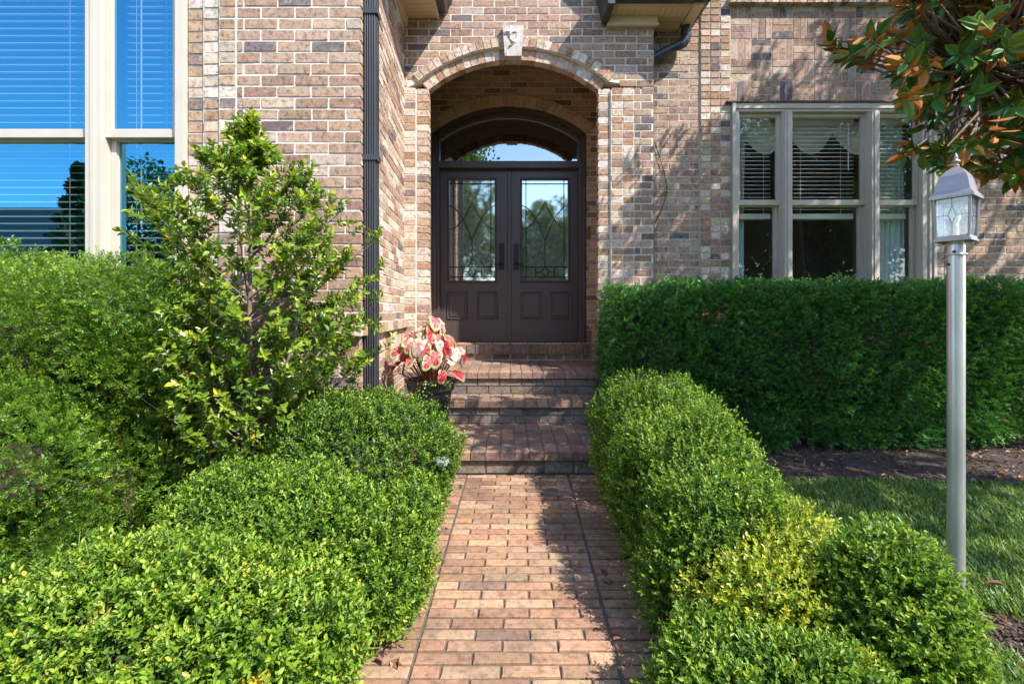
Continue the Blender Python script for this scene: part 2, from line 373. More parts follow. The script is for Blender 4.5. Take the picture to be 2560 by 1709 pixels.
# ================================================================== front steps
steps = thing('front_steps', 'brown brick front steps rising from the path to the arched porch', 'steps', (0, 4.0, 0))
def slab_tread(name, x0, x1, yf, yb, z, rows):
    """nosing of rowlocks, rows of pavers behind; rows = list of paver depths from the front"""
    mb = MB(); y = yf
    for r, d in enumerate(rows):
        off = 0 if r % 2 == 0 else .0
        x = x0 + random.uniform(0, .01)
        while x < x1 - .03:
            xe = min(x + .1016, x1); c = pick('step'); q = .0015
            top = z + random.uniform(-.0015, .0015); b = .006 if r == 0 else .003
            ya, yb_ = y + .004, y + d - .004
            P = [(x + .004, ya), (xe - .004, ya), (xe - .004, yb_), (x + .004, yb_)]
            P = [(a + random.uniform(-q, q), e + random.uniform(-q, q)) for a, e in P]
            zb = z - .060
            v = [(a, e, zb) for a, e in P] + [(a, e, top - b) for a, e in P] + [(a + (b if i in (0, 3) else -b), e + (b if i < 2 else -b), top) for i, (a, e) in enumerate(P)]
            mb.polys(v, [(8, 9, 10, 11)] + [(k, (k + 1) % 4, 4 + (k + 1) % 4, 4 + k) for k in range(4)] + [(4 + k, 4 + (k + 1) % 4, 8 + (k + 1) % 4, 8 + k) for k in range(4)], 0, c)
            x = xe
        y += d
    mb.box(x0 + .004, x1 - .004, yf + .008, yb, z - .064, z - .007, 1, (1, 1, 1))
    return mb.build(name, [MAT['brick_step'], MAT['mortar_step']], steps)
def riser(x0, x1, yf, zb, zt, courses):
    mb = MB(); B = Bricks(O=(0, yf)); h = (zt - zb) / courses
    for k in range(courses): B.course(zb + k * h, [(x0, x1)], 'riser', k, h=h - .01, phase=random.uniform(0, .05))
    B.into(mb); mb.box(x0 + .003, x1 - .003, yf + .007, yf + .3, zb - .05, zt - .001, 1)
    return mb.build('riser', [MAT['brick_step'], MAT['mortar_step']], steps)
slab_tread('tread', -.99, .93, 3.195, 4.0, .160, [.205, .1, .1, .1, .1, .2])
slab_tread('tread', -1.0, .97, 3.965, 4.30, .363, [.205, .13])
slab_tread('tread', -1.02, 1.035, 4.268, 5.30, .568, [.205, .2, .2, .2, .2])
riser(-.985, .92, 3.222, 0.0, .095, 1)
riser(-.995, .96, 3.992, .158, .298, 2)
riser(-1.01, 1.02, 4.296, .361, .503, 2)

# ================================================================== the house
house = thing('house', 'brown brick house with an arched porch, beige framed windows and dark double doors', 'house', (0, 4.3, 0))
# ---- left wing front wall, y = 2.77
YL = 2.77; xc0, xc1 = X(426, YL), -.892
mb = MB(); B = Bricks(O=(0, YL))
zt, zbnd, zsol = 3.75, 1.057, .81
nrow = int((zt - zbnd) / CH)
for r in range(nrow):
    z = zbnd + r * CH
    for (u0, u1, n1) in ((426, 461.5, -.026), (465.5, 500, -.013), (504, 539, 0)):
        B.add(X(u0, YL), X(u1, YL), z + JT / 2, z + JT / 2 + BH, 'pale', n1, jit=.0022)
    B.course(z, [(-6.5, -3.565)], 'wall', r, 0, phase=.05)
    B.course(z, [(X(545, YL), xc1)], 'wall', r, 0, phase=.03 + random.uniform(-.004, .004))
x = xc0 - .02
while x < xc1 - .02:                                        # projecting rowlock band
    xe = min(x + .0677 * 3, xc1 + .02); B.add(x, xe - .008, .985, zbnd - .004, 'pale', .035); x = xe
x = -6.5
while x < xc1 - .02:                                        # soldier course
    xe = min(x + .0677, xc1); B.add(x, xe - .0095, zsol, .975, 'wall'); x = xe
for r in range(13):
    B.course(zsol - (r + 1) * CH, [(-6.5, xc1)], 'wall', r)
B.into(mb)
mb.box(xc0 - .004, X(462, YL), YL + .031, YL + .1, zbnd, zt, 1); mb.box(X(462, YL), X(501.5, YL), YL + .0175, YL + .1, zbnd, zt, 1)
mb.box(X(501.5, YL), xc1 - .008, YL + .0035, YL + .1, zbnd, zt, 1); mb.box(-6.5, -3.57, YL + .0035, YL + .1, zbnd, zt, 1); mb.box(-6.5, xc1 - .008, YL + .004, YL + .1, -.2, zbnd - .002, 1)
mb.build('wall', [MAT['brick'], MAT['mortar']], house)
# ---- return wall beside the steps
R0 = np.array((-.892, 2.775)); R1 = np.array((-.98, 4.30)); RL = float(np.linalg.norm(R1 - R0)); RU = (R1 - R0) / RL; RN = (RU[1], -RU[0])
mb = MB(); B = Bricks(O=R0, U=RU, Nn=RN)
for r in range(nrow): B.course(zbnd + r * CH, [(0.0, RL)], 'pale' if r % 3 else 'wall', r, 0, phase=.1)  # mostly pale bricks, painting in the strong sun on this wall
x = 0
while x < RL - .02: xe = min(x + .2032, RL); B.add(x, xe - .006, .985, zbnd - .004, 'pale', .035); x = xe
x = 0
while x < RL - .02: xe = min(x + .0677, RL); B.add(x, xe - .0095, zsol - .02, .975, 'pale'); x = xe
for r in range(12): B.course(zsol - .02 - (r + 1) * CH, [(0, RL)], 'wall', r)
B.into(mb)
def rp(u, n): return (R0[0] + RU[0] * u + RN[0] * n, R0[1] + RU[1] * u + RN[1] * n)
a, b_, c, d = rp(.004, -.0035), rp(RL, -.0035), rp(RL, -.1), rp(.004, -.1)
mb.polys([(p[0], p[1], z) for z in (-.2, zt) for p in (a, b_, c, d)], [(0, 1, 5, 4), (1, 2, 6, 5), (2, 3, 7, 6), (3, 0, 4, 7), (4, 5, 6, 7)], 1)
mb.build('wall', [MAT['brick'], MAT['mortar']], house)

# ---- arched porch wall, y = 4.30
YP = 4.30; CX = .034; HS = .797; ZS = 3.191; RI = 1.26; ZC = 3.475 - RI; R1_ = 1.362; R2_ = 1.447; AE = math.radians(40.2)
def gable(z): return (5.62 - z) / .95
mb = MB(); B = Bricks(O=(0, YP))
xl, xr = -.985, 1.337
jl, jr = CX - HS, CX + HS
z = .57; r = 0
while z < 5.45:
    zc = z + CH / 2
    if z < ZS - .04:
        B.add(jl - .103, jl + .006, z + JT / 2, z + JT / 2 + BH, 'pale', -.020, -.11, .0022)
        B.add(xl, jl - .115, z + JT / 2, z + JT / 2 + BH, 'pale', 0, jit=.0022)
        B.add(jr - .006, jr + .098, z + JT / 2, z + JT / 2 + BH, 'pale', -.022, -.11, .0022)
        B.add(jr + .118, jr + .215, z + JT / 2, z + JT / 2 + BH, 'pale', 0, jit=.0022)
        B.add(jr + .224, jr + .318, z + JT / 2, z + JT / 2 + BH, 'pale', 0, jit=.0022)
        B.course(z, [(jr + .328, xr)], 'right', r)
    else:
        g = min(gable(z + CH), 9)
        a0, b0 = max(xl, CX - g), min(xr, CX + g)
        dz = zc - ZC
        hw = math.sqrt(max(0, (R2_ - .02) ** 2 - dz * dz)) if dz < R2_ - .02 else 0
        if zc < ZC + R2_ * math.cos(AE) : hw = max(hw, (R2_ - .01) * math.sin(AE))
        if hw > .01: ivs = [(a0, CX - hw), (CX + hw, b0)]
        else: ivs = [(a0, b0)]
        ivs = [(p, q) for p, q in ivs if q - p > .03]
        B.course(z, ivs, 'wall', r, 0, phase=.06)
    z += CH; r += 1
B.into(mb)
# mortar bed with the arched hole
nA = 28
arc = [(CX + (R1_ - .004) * math.sin(t), ZC + (R1_ - .004) * math.cos(t)) for t in np.linspace(-math.asin(HS / RI), math.asin(HS / RI), nA)]
y0, y1 = YP + .0035, YP + .108
mb.box(xl, jl - .108, y0, y1, .4, ZS, 1); mb.box(jl - .108, jl - .004, y0 + .022, y1 - .004, .4, ZS, 1)
mb.box(jr + .108, xr - .006, y0, y1, .4, ZS, 1); mb.box(jr + .004, jr + .108, y0 + .022, y1 - .004, .4, ZS, 1)
def top(x): return min(5.6, 5.60 - .95 * abs(x - CX))
def quadwall(p, q, mi=1):
    (xa, za), (xb, zb) = p, q
    mb.polys([(xa, y0, za), (xb, y0, zb), (xb, y0, top(xb)), (xa, y0, top(xa)), (xa, y1, za), (xb, y1, zb), (xb, y1, top(xb)), (xa, y1, top(xa))],
             [(0, 1, 2, 3), (5, 4, 7, 6), (4, 5, 1, 0), (3, 2, 6, 7)], mi)
quadwall((xl, ZS), arc[0])
for p, q in zip(arc[:-1], arc[1:]): quadwall(p, q)
quadwall(arc[-1], (xr - .006, ZS))
mb.polys([(xr - .006, y0, ZS), (xr - .006, y1, ZS), (xr - .006, y1, top(xr)), (xr - .006, y0, top(xr))], [(0, 1, 2, 3)], 1)
mb.build('wall', [MAT['brick'], MAT['mortar']], house)
# arch rings
def ring(mb, cx, zc, ra, rb, t0, t1, n, yf, yb, pal, gap=.0075, skip=None):
    for i in range(n):
        a = t0 + (t1 - t0) * i / n; b = t0 + (t1 - t0) * (i + 1) / n
        if skip and a < skip and b > -skip: continue
        g = gap / 2 / rb; a += g; b -= g; j = random.uniform(-.0025, .0025); c = pick(pal)
        q = [(cx + r * math.sin(t), zc + r * math.cos(t)) for r, t in ((ra, a), (ra, b), (rb, b), (rb, a))]
        q = [(x + random.uniform(-.0015, .0015), z + random.uniform(-.0015, .0015)) for x, z in q]
        mb.prism(q[::1], yf + j, yb, 0, c)
mb = MB(); ain = math.asin(HS / RI)
ring(mb, CX, ZC, RI, R1_ - .004, -ain, ain, 26, YP + .020, YP + .112, 'pale')
ring(mb, CX, ZC, R1_ + .004, R2_, -AE, AE, 28, YP - .016, YP + .06, 'pale', skip=.045)
for p, q in zip(np.linspace(-ain, ain, 30)[:-1], np.linspace(-ain, ain, 30)[1:]):
    P = lambda r, t: (CX + r * math.sin(t), ZC + r * math.cos(t))
    mb.prism([P(RI + .004, p), P(RI + .004, q), P(R1_, q), P(R1_, p)], YP + .028, YP + .106, 1)
for p, q in zip(np.linspace(-AE, AE, 30)[:-1], np.linspace(-AE, AE, 30)[1:]):
    mb.prism([P(R1_ - .001, p), P(R1_ - .001, q), P(R2_ - .004, q), P(R2_ - .004, p)], YP - .006, YP + .055, 1)
mb.build('arch', [MAT['brick'], MAT['mortar']], house)
# keystone: tapered, chipped rock face
mb = MB(); n = 7; zk0, zk1 = Z(134, YP), Z(65, YP); k0, k1 = X(1158.5, YP), X(1196, YP); m0, m1 = X(1153, YP), X(1201.5, YP)
V = []
for j in range(n + 3):
    t = j / (n + 2); za = zk0 + (zk1 - zk0) * t; xa = k0 + (m0 - k0) * t; xb = k1 + (m1 - k1) * t
    for i in range(n):
        s = i / (n - 1); edge = i in (0, n - 1) or j in (0, n + 2)
        rough = (.022 if s < .55 and t < .9 else .006)
        V.append((xa + (xb - xa) * s, YP - .045 - (0 if edge else random.uniform(-rough, rough)), za))
F = [(j * n + i, j * n + i + 1, (j + 1) * n + i + 1, (j + 1) * n + i) for j in range(n + 2) for i in range(n - 1)]
mb.polys(V, F); mb.prism([(k0, zk0), (k1, zk0), (m1, zk1), (m0, zk1)], YP - .0445, YP + .05)
mb.build('keystone', MAT['stone'], house)

# ---- porch recess: back wall, side walls, ceiling
YB = 5.30; mb = MB(); B = Bricks(O=(0, YB))
KC = -.0126; KH = .889; KR = 1.441; KZ = 3.476 - KR; KS = Z(308, 5.34)
z = .568; r = 0
while z < 4.05:
    zc = z + CH / 2; dz = zc - KZ
    if zc < KS: hw = KH + .002
    else:
        hw = math.sqrt(max(0, (KR + .10) ** 2 - dz * dz)) if dz < KR + .10 else 0
        if zc < KZ + (KR + .12) * math.cos(math.asin(KH / KR)): hw = max(hw, KH + .07)
    if zc < .76: ivs = [(-.95, 1.05)]
    elif hw > .01: ivs = [(-.95, KC - hw), (KC + hw, 1.05)]
    else: ivs = [(-.95, 1.05)]
    if .9 > zc > .76:
        z += CH; r += 1
        continue
    B.course(z, ivs, 'porch', r); z += CH; r += 1
for k in range(2): B.add(KC + KH + .003 + k * .062, KC + KH + .059 + k * .062, .77, .905, 'porch')
B.into(mb)
yb0, yb1 = YB + .004, YB + .2
mb.box(-1.0, KC - KH - .004, yb0, yb1, .4, KS, 1); mb.box(KC + KH + .004, 1.1, yb0, yb1, .4, KS, 1)
y0, y1 = yb0, yb1
def top(x): return 4.1
ak = math.asin(KH / KR)
arcb = [(KC + (KR + .01) * math.sin(t), KZ + (KR + .01) * math.cos(t)) for t in np.linspace(-ak, ak, 24)]
quadwall((-1.0, KS), arcb[0])
for p, q in zip(arcb[:-1], arcb[1:]): quadwall(p, q)
quadwall(arcb[-1], (1.1, KS))
mb.build('wall', [MAT['brick_dark'], MAT['mortar_porch']], house)
mb = MB(); ring(mb, KC, KZ, KR + .006, KR + .118, -ak - .01, ak + .01, 26, YB - .022, YB + .05, 'ring', .005)
mb.build('arch', [MAT['brick_dark'], MAT['mortar_porch']], house)
for (O_, U_, N_, bx) in (((-.95, 4.41), (0, 1), (1, 0), (-1.05, -.954)), ((1.05, 4.41), (0, 1), (-1, 0), (1.054, 1.15))):
    mb = MB(); B = Bricks(O=O_, U=U_, Nn=N_)
    for r in range(52): B.course(.568 + r * CH, [(0, .89)], 'porch', r)
    B.into(mb); mb.box(bx[0], bx[1], 4.405, 5.4, .4, 4.1, 1)
    mb.build('wall', [MAT['brick_dark'], MAT['mortar_porch']], house)
mb = MB()
x = -.96
while x < 1.05: mb.box(x, x + .062, 4.40, 5.32, 4.045, 4.066); x += .082
mb.box(-1.05, 1.15, 4.40, 5.6, 4.062, 4.11)
mb.build('ceiling', MAT['cream'], house)

# ---- threshold sill of the door
mb = MB(); B = Bricks(O=(0, 5.235)); x = -.9
while x < .9: B.add(x + .004, min(x + .1016, .9) - .004, Z(811, 5.235) + .004, Z(790, 5.235), 'step', 0, -.14); x += .1016
B2 = Bricks(O=(0, 5.262)); B2.course(.574, [(-.89, .89)], 'riser', 0)
B.into(mb); B2.into(mb); mb.box(-.9, .9, 5.27, 5.40, .56, Z(791, 5.235) - .006, 1)
mb.build('sill', [MAT['brick_step'], MAT['mortar_porch']], house)

# ---- door frame, transom, two leaves
k = 5.36
fr = MB(); fw = .048
Zt0, Zt1 = Z(386, k), Z(369, k); zb = Z(789, k)
def arch_pts(cx, zc, r, hs, n=26):
    a = math.asin(hs / r); return [(cx + r * math.sin(t), zc + r * math.cos(t)) for t in np.linspace(-a, a, n)]
def arch_band(mb, cx, zc, r0, r1, h0, h1, y0, y1, mi=0):
    P = arch_pts(cx, zc, r0, h0); Q = arch_pts(cx, zc, r1, h1)
    for i in range(len(P) - 1): mb.prism([P[i], P[i + 1], Q[i + 1], Q[i]], y0, y1, mi)
xL, xR = KC - KH + .006, KC + KH - .006
kspr = KZ + math.sqrt(KR ** 2 - (KH - .006) ** 2)
arch_band(fr, KC, KZ, KR - .052, KR - .004, KH - .05, KH - .006, k - .03, k + .12)
arch_band(fr, KC, KZ, KR - .094, KR - .056, KH - .084, KH - .052, k - .005, k + .11)
fr.box(xL, xL + .045, k - .03, k + .12, zb, kspr - .001); fr.box(xR - .045, xR, k - .03, k + .12, zb, kspr - .001)
fr.box(xL + .0455, xL + .078, k - .005, k + .11, zb, kspr - .03); fr.box(xR - .078, xR - .0455, k - .005, k + .11, zb, kspr - .03)
fr.box(xL + .0785, xR - .0785, k - .002, k + .11, Zt0 + .03, Zt1); fr.box(xL + .0785, xR - .0785, k - .018, k + .11, Zt0 + .004, Zt0 + .029)
fr.bbox(xL + .0785, xR - .0785, k - .02, k + .2, zb - .002, zb + .022, .004)
doorframe = fr.build('door_frame', MAT['door'], house)
P = arch_pts(KC, KZ, KR - .096, KH - .086)
pn = MB(); pn.face([(P[0][0], k + .05, Zt1), (P[-1][0], k + .05, Zt1)] + [(x, k + .05, z) for x, z in P[::-1]])
pn.build('pane', MAT['glass_transom'], doorframe)
bl = MB(); bl.tube([(x, k + .044, z - .006) for x, z in P], .004, 6); bl.build('glazing_bead', MAT['trim'], doorframe)
kd = 5.42
def dx(u): return X(u, kd)
def dz(v): return Z(v, kd)
xm0, xm1 = dx(1164.5), dx(1172.5)
def leaf(x0, x1, g, panels, hx, latch_right):
    d = MB(); z0, z1 = zb + .024, Zt0 + .002; gx0, gx1, gz0, gz1 = g
    # slab with the opening for the glass
    d.box(x0, gx0, kd, kd + .045, z0, z1); d.box(gx1, x1, kd, kd + .045, z0, z1)
    d.box(gx0, gx1, kd, kd + .045, gz1, z1); d.box(gx0, gx1, kd, kd + .045, z0, gz0)
    t = .022                                     # raised glass moulding
    for a in ((gx0 - t, gx0, gz0 - t, gz1 + t), (gx1, gx1 + t, gz0 - t, gz1 + t)): d.bbox(a[0], a[1], kd - .018, kd + .001, a[2], a[3], .008)
    for a in ((gx0, gx1, gz1, gz1 + t), (gx0, gx1, gz0 - t, gz0)): d.bbox(a[0], a[1], kd - .018, kd + .001, a[2], a[3], .008)
    dd = d.build('door', MAT['door'], house)
    for (a, b, e, f) in panels:                  # moulded panels
        q = MB(); t = .016
        for bx in ((a, a + t, e, f), (b - t, b, e, f), (a + t, b - t, f - t, f), (a + t, b - t, e, e + t)): q.bbox(bx[0], bx[1], kd - .011, kd + .001, bx[2], bx[3], .007)
        q.bbox(a + .03, b - .03, kd - .009, kd + .001, e + .03, f - .03, .008)
        q.build('panel', MAT['door'], dd)
    q = MB(); q.face([(gx0, kd + .02, gz0), (gx1, kd + .02, gz0), (gx1, kd + .02, gz1), (gx0, kd + .02, gz1)]); q.build('pane', MAT['glass_door'], dd)
    c = MB(); yc = kd + .013; r = .0048          # lead came pattern
    cx = (gx0 + gx1) / 2; W = gx1 - gx0; H = gz1 - gz0; zt = gz1
    def line(*pts): c.tube([(a, yc, b) for a, b in pts], r, 5)
    i = .045
    line((gx0 + i, gz0), (gx0 + i, gz1)); line((gx1 - i, gz0), (gx1 - i, gz1)); line((gx0, gz1 - i), (gx1, gz1 - i)); line((gx0, gz0 + i), (gx1, gz0 + i)); line((gx0, gz0 + .16), (gx1, gz0 + .16))
    f = lambda s: .5 - .5 * math.cos(math.pi * s)
    za, zbm, zcx = zt - .22 * H, zt - .49 * H, zt - .60 * H
    line(*[(cx - W / 2 * s, za - (za - zbm) * math.sin(s * math.pi / 2) ** .9) for s in np.linspace(0, 1, 9)])
    line(*[(cx + W / 2 * s, za - (za - zbm) * math.sin(s * math.pi / 2) ** .9) for s in np.linspace(0, 1, 9)])
    zq = zt - .255 * H
    line(*[(gx0 + W / 2 * s, zq - (zq - zcx) * (s ** 1.8)) for s in np.linspace(0, 1, 9)])
    line(*[(gx1 - W / 2 * s, zq - (zq - zcx) * (s ** 1.8)) for s in np.linspace(0, 1, 9)])
    line((cx, zcx), (cx, gz0 + .16))
    for s in (-1, 1): line((cx + s * .11, gz0 + i), (cx + s * .11, gz0 + .16)); line((cx + s * .11, gz0 + .1), (cx + s * .05, gz0 + .1), (cx, gz0 + .16)); line((cx + s * .05, gz0 + .1), (cx, gz0 + .05))
    c.build('lead_came', MAT['came'], dd)
    h = MB(); w = .028                           # long handle plate with thumb lever
    h.bbox(hx - w, hx + w, kd - .014, kd, dz(618), dz(559), .004); s = -1 if latch_right else 1
    h.tube([(hx, kd - .01, dz(606)), (hx, kd - .05, dz(604)), (hx + s * .03, kd - .058, dz(604)), (hx + s * .085, kd - .055, dz(607))], .009, 8)
    if not latch_right: h.tube([(hx, kd - .012, dz(571)), (hx, kd - .03, dz(571))], .016, 12)
    h.build('handle', MAT['handle'], dd)
    return dd
leaf(xL + .08, xm0 - .003, (dx(1031), dx(1135), dz(643), dz(412)), [(dx(1025), dx(1073), dz(732), dz(668)), (dx(1094), dx(1142), dz(732), dz(668))], dx(1151), True)
leaf(xm1 + .003, xR - .08, (dx(1198), dx(1303), dz(643), dz(412)), [(dx(1194), dx(1243), dz(732), dz(668)), (dx(1263), dx(1311), dz(732), dz(668))], dx(1184), False)
q = MB(); q.bbox(xm0 - .001, xm1 + .001, kd - .012, kd + .04, zb + .024, Zt0, .004); q.build('astragal', MAT['door'], house)
# dark hall behind the glass
def room(name, x0, x1, y0, y1, z0, z1, m='dark'):
    m_ = MB(); v = [(x, y, z) for z in (z0, z1) for y in (y0, y1) for x in (x0, x1)]
    m_.polys(v, [(2, 3, 7, 6), (0, 2, 6, 4), (1, 5, 7, 3), (0, 1, 3, 2), (4, 6, 7, 5)]); return m_.build(name, MAT[m], house)
room('interior', -1.2, 1.2, 5.5, 7.2, .5, 4.0)
q = MB(); q.bbox(xR + .008, xR + .045, YB - .02, YB + .01, Z(548, YB), Z(520, YB), .004); q.tube([(xR + .026, YB - .02, Z(535, YB)), (xR + .026, YB - .026, Z(535, YB))], .009, 12)
q.build('doorbell', MAT['brass'], house)

# ---- windows
def sash(parent, g, y, sl, sr, rt, rb, glass, th=.034):
    x0, x1, z0, z1 = g; m_ = MB()
    m_.box(x0 - sl, x0, y, y + th, z0 - rb, z1 + rt); m_.box(x1, x1 + sr, y, y + th, z0 - rb, z1 + rt)
    m_.box(x0, x1, y, y + th, z1, z1 + rt); m_.box(x0, x1, y, y + th, z0 - rb, z0)
    b = .006                                     # glazing bead set back from the sash face
    for a in ((x0, x0 + b, z0, z1), (x1 - b, x1, z0, z1), (x0 + b, x1 - b, z1 - b, z1), (x0 + b, x1 - b, z0, z0 + b)): m_.box(a[0], a[1], y + .008, y + th - .002, a[2], a[3])
    s = m_.build('sash', MAT['trim'], parent)
    q = MB(); q.face([(x0, y + .02, z0), (x1, y + .02, z0), (x1, y + .02, z1), (x0, y + .02, z1)]); q.build('pane', glass, s)
    return s
def blind(label, x0, x1, y, z0, z1, pitch, group, tilt=.1, wand=None, drop=True, th=.0045):
    t = thing('window_blind', label, 'blind', ((x0 + x1) / 2, y, z1), group)
    s = MB(); z = z1 - .05; c = math.cos(tilt) * .024; h = math.sin(tilt) * .024
    while z > z0 + .04:
        s.polys([(x0, y - c, z - h), (x1, y - c, z - h), (x1, y + c, z + h), (x0, y + c, z + h), (x0, y - c, z - h + th), (x1, y - c, z - h + th), (x1, y + c, z + h + th), (x0, y + c, z + h + th)],
                [(0, 3, 2, 1), (4, 5, 6, 7), (0, 1, 5, 4), (2, 3, 7, 6), (1, 2, 6, 5), (3, 0, 4, 7)]); z -= pitch
    s.build('slats', MAT['blind'], t)
    s = MB(); s.box(x0, x1, y - .028, y + .028, z1 - .045, z1); s.build('head_rail', MAT['blind'], t)
    if drop: s = MB(); s.bbox(x0, x1, y - .03, y + .026, z0 - .03, z0 + .025, .006); s.build('bottom_rail', MAT['blind'], t)
    s = MB()
    for f in (.2, .8): s.box(x0 + (x1 - x0) * f - .0015, x0 + (x1 - x0) * f + .0015, y - .029, y - .027, z0, z1)
    s.build('ladder_cord', MAT['blind'], t)
    if wand is not None: s = MB(); s.tube([(wand, y - .045, z1 - .05), (wand, y - .045, z0 + .45)], .005, 6); s.build('wand', MAT['blind'], t)
    return t
# left window (y 2.80 upper sash, 2.84 lower sash)
wl = MB(); ya, yb_ = 2.80, 2.84; xa, xb, xc, xd = -3.45, X(195, ya), X(255, ya), X(397, ya); zr1, zr0 = Z(297, ya), Z(315, ya); zt_ = 3.62
xo = X(425, 2.78)
wl.box(xd + .034, xo - .001, YL - .002, yb_ + .04, zbnd + .02, zt_ + .1); wl.box(xd + .022, xd + .033, YL + .016, yb_ + .04, zbnd + .02, zt_ + .1)
wl.box(xb + .034, xc - .034, YL - .006, yb_ + .04, zbnd + .02, zt_ + .1)
wl.box((xb + xc) / 2 - .012, (xb + xc) / 2 + .012, YL - .014, YL - .0055, zbnd + .02, zt_ + .1)
wl.box(xa - .1, xa - .034, YL - .002, yb_ + .04, zbnd + .02, zt_ + .1)
wl.box(xa - .1, xo - .001, YL - .012, YL + .04, zt_ + .1, zt_ + .2)
wl.bbox(xa - .12, xo + .02, YL - .04, yb_ + .06, zbnd - .0, zbnd + .018, .004)
winL = wl.build('window', MAT['trim'], house)
for g in ((xa, xb), (xc, xd)):
    sash(winL, (g[0], g[1], zr1, zt_), ya - .002, .032, .020 if g[1] == xd else .032, .05, zr1 - zr0, MAT['glass_left'])
    sash(winL, (g[0], g[1] - .002, zbnd + .09, Z(322, yb_)), yb_ - .002, .032, .030, .03, .06, MAT['glass_left'])
blind('white slatted blind behind the wide sky reflecting glass of the left window', xa + .02, xb - .02, 2.93, 1.2, 3.6, .0455, 'blinds in the left window', .32)
blind('narrow white slatted blind with a wand behind the left window beside the brick', xc + .01, xd - .05, 2.93, 1.2, 3.6, .0455, 'blinds in the left window', .32, X(323, 2.88))
room('interior', -3.7, -1.9, 2.90, 4.2, .9, 3.72)
# right wing wall, y = 4.50
YR = 4.50; mb = MB(); B = Bricks(O=(0, YR))
pl0, pl1, pr0, pr1 = X(1606, YR), X(1675, YR), X(2142, YR), X(2207, YR); zw1 = Z(236, YR); zled0, zled1 = Z(15, YR), Z(15, YR) + .07
z = 0; r = 0
while z < 4.9:
    B.course(z, [(1.25, pl0 - .014)], 'right', r, 0, phase=.02)
    B.course(z, [(pr1 + .006, 6.2)], 'right', r, 0, phase=.05)
    for (p0, p1) in ((pl0, pl1), (pr0, pr1)):
        w_ = (p1 - p0) / 3
        for i in range(3): B.add(p0 + i * w_ + .004, p0 + (i + 1) * w_ - .006, z + JT / 2, z + JT / 2 + BH, 'pale' if random.random() < .7 else 'right', .017 - .002 * i)
    if z > zled1: B.course(z, [(pl1 + .006, pr0 - .006)], 'right', r)
    z += CH; r += 1
q = .2032; ix = 0; x = pl1 + .004
while x < pr0 - .02:                                        # basket weave panel
    z = zw1 + .012; iz = 0
    while z < zled0 - .02:
        zz = min(z + q, zled0)
        xe = min(x + q, pr0 - .004)
        if (ix + iz) % 2:
            for i in range(3):
                za_, zb2 = z + i * q / 3 + .005, z + (i + 1) * q / 3 - .005
                if zb2 < zz + .001: B.add(x + .005, xe - .005, za_, zb2, 'right')
        else:
            for i in range(3):
                x0_, x1_ = x + i * q / 3 + .005, x + (i + 1) * q / 3 - .005
                if x1_ < xe + .001: B.add(x0_, x1_, z + .005, zz - .005, 'right')
        z += q; iz += 1
    x += q; ix += 1
x = pl1 - .03
while x < pr0 + .03: B.add(x + .003, min(x + .0677, pr0 + .03) - .006, zled0 + .004, zled1, 'pale', .06); x += .0677
B.into(mb)
mb.box(1.2, pl0 - .002, YR + .0035, YR + .1, -.1, 4.95, 1); mb.box(pl0 - .002, pl1 + .002, YR - .008, YR + .1, -.1, 4.95, 1)
mb.box(pr0 - .002, pr1 + .002, YR - .008, YR + .1, -.1, 4.95, 1); mb.box(pr1 + .002, 6.2, YR + .0035, YR + .1, -.1, 4.95, 1)
mb.box(pl1 + .002, pr0 - .002, YR + .0035, YR + .1, zw1, 4.95, 1); mb.box(pl1 + .002, pr0 - .002, YR + .0035, YR + .1, -.1, .72, 1)
for r in range(11): pass
mb.box(pl1 - .03, pr0 + .03, YR - .05, YR + .05, zled0 + .008, zled1 - .006, 1)
mb.build('wall', [MAT['brick'], MAT['mortar_porch']], house)
f_ = MB(); f_.bbox(pl1 - .05, pr0 + .03, YR - .05, YR + .05, zw1 - .012, zw1 + .006, .003); f_.build('flashing', MAT['flash'], house)
wr = MB(); yc_, yu, yd = YR - .03, 4.53, 4.565
zh = zw1 - .014
us = [(1697, 1783), (1817, 1978), (2015, 2100)]; G = [(X(a, yu), X(b, yu)) for a, b in us]; zg1, zg0, zl1 = Z(268, yu), Z(459, yu), Z(473, yd)
xo0, xo1 = X(1680, yc_), pr0 - .004
wr.box(xo0, xo0 + .03, yc_ - .012, YR + .09, .72, zh); wr.box(xo0 + .0302, G[0][0] - .03, yc_ + .012, YR + .09, .72, zh)
wr.box(G[2][1] + .03, xo1 - .0602, yc_ + .012, YR + .09, .72, zh); wr.box(xo1 - .06, xo1 - .028, yc_ - .002, YR + .09, .72, zh); wr.box(xo1 - .0278, xo1, yc_ - .014, YR + .09, .72, zh)
wr.box(xo0 + .0302, xo1 - .0602, yc_ - .004, YR + .09, zh - .05, zh - .001); wr.box(G[0][0] - .03, G[2][1] + .03, yc_ + .012, YR + .09, zg1 + .034, zh - .0502)
for i in (0, 1):
    a, b_ = G[i][1] + .026, G[i + 1][0] - .026; m_ = (a + b_) / 2
    wr.box(a, b_, yc_ + .01, YR + .09, .72, zg1 + .034); wr.box(m_ - .034, m_ + .034, yc_ - .006, yc_ + .0098, .72, zg1 + .034); wr.box(m_ - .01, m_ + .01, yc_ - .014, yc_ - .0062, .72, zg1 + .034)
wr.bbox(xo0 - .03, xo1 + .03, yc_ - .05, YR + .09, .66, .718, .006)
winR = wr.build('window', MAT['trim'], house)
for g0, g1 in G:
    sash(winR, (g0, g1, zg0, zg1), yu - .002, .026, .026, .032, zg0 - Z(470, yu), MAT['glass_right'])
    sash(winR, (g0 - .002, g1 - .004, .80, zl1), yd - .002, .026, .026, .02, .07, MAT['glass_right'])
zbr = Z(497, 4.66)
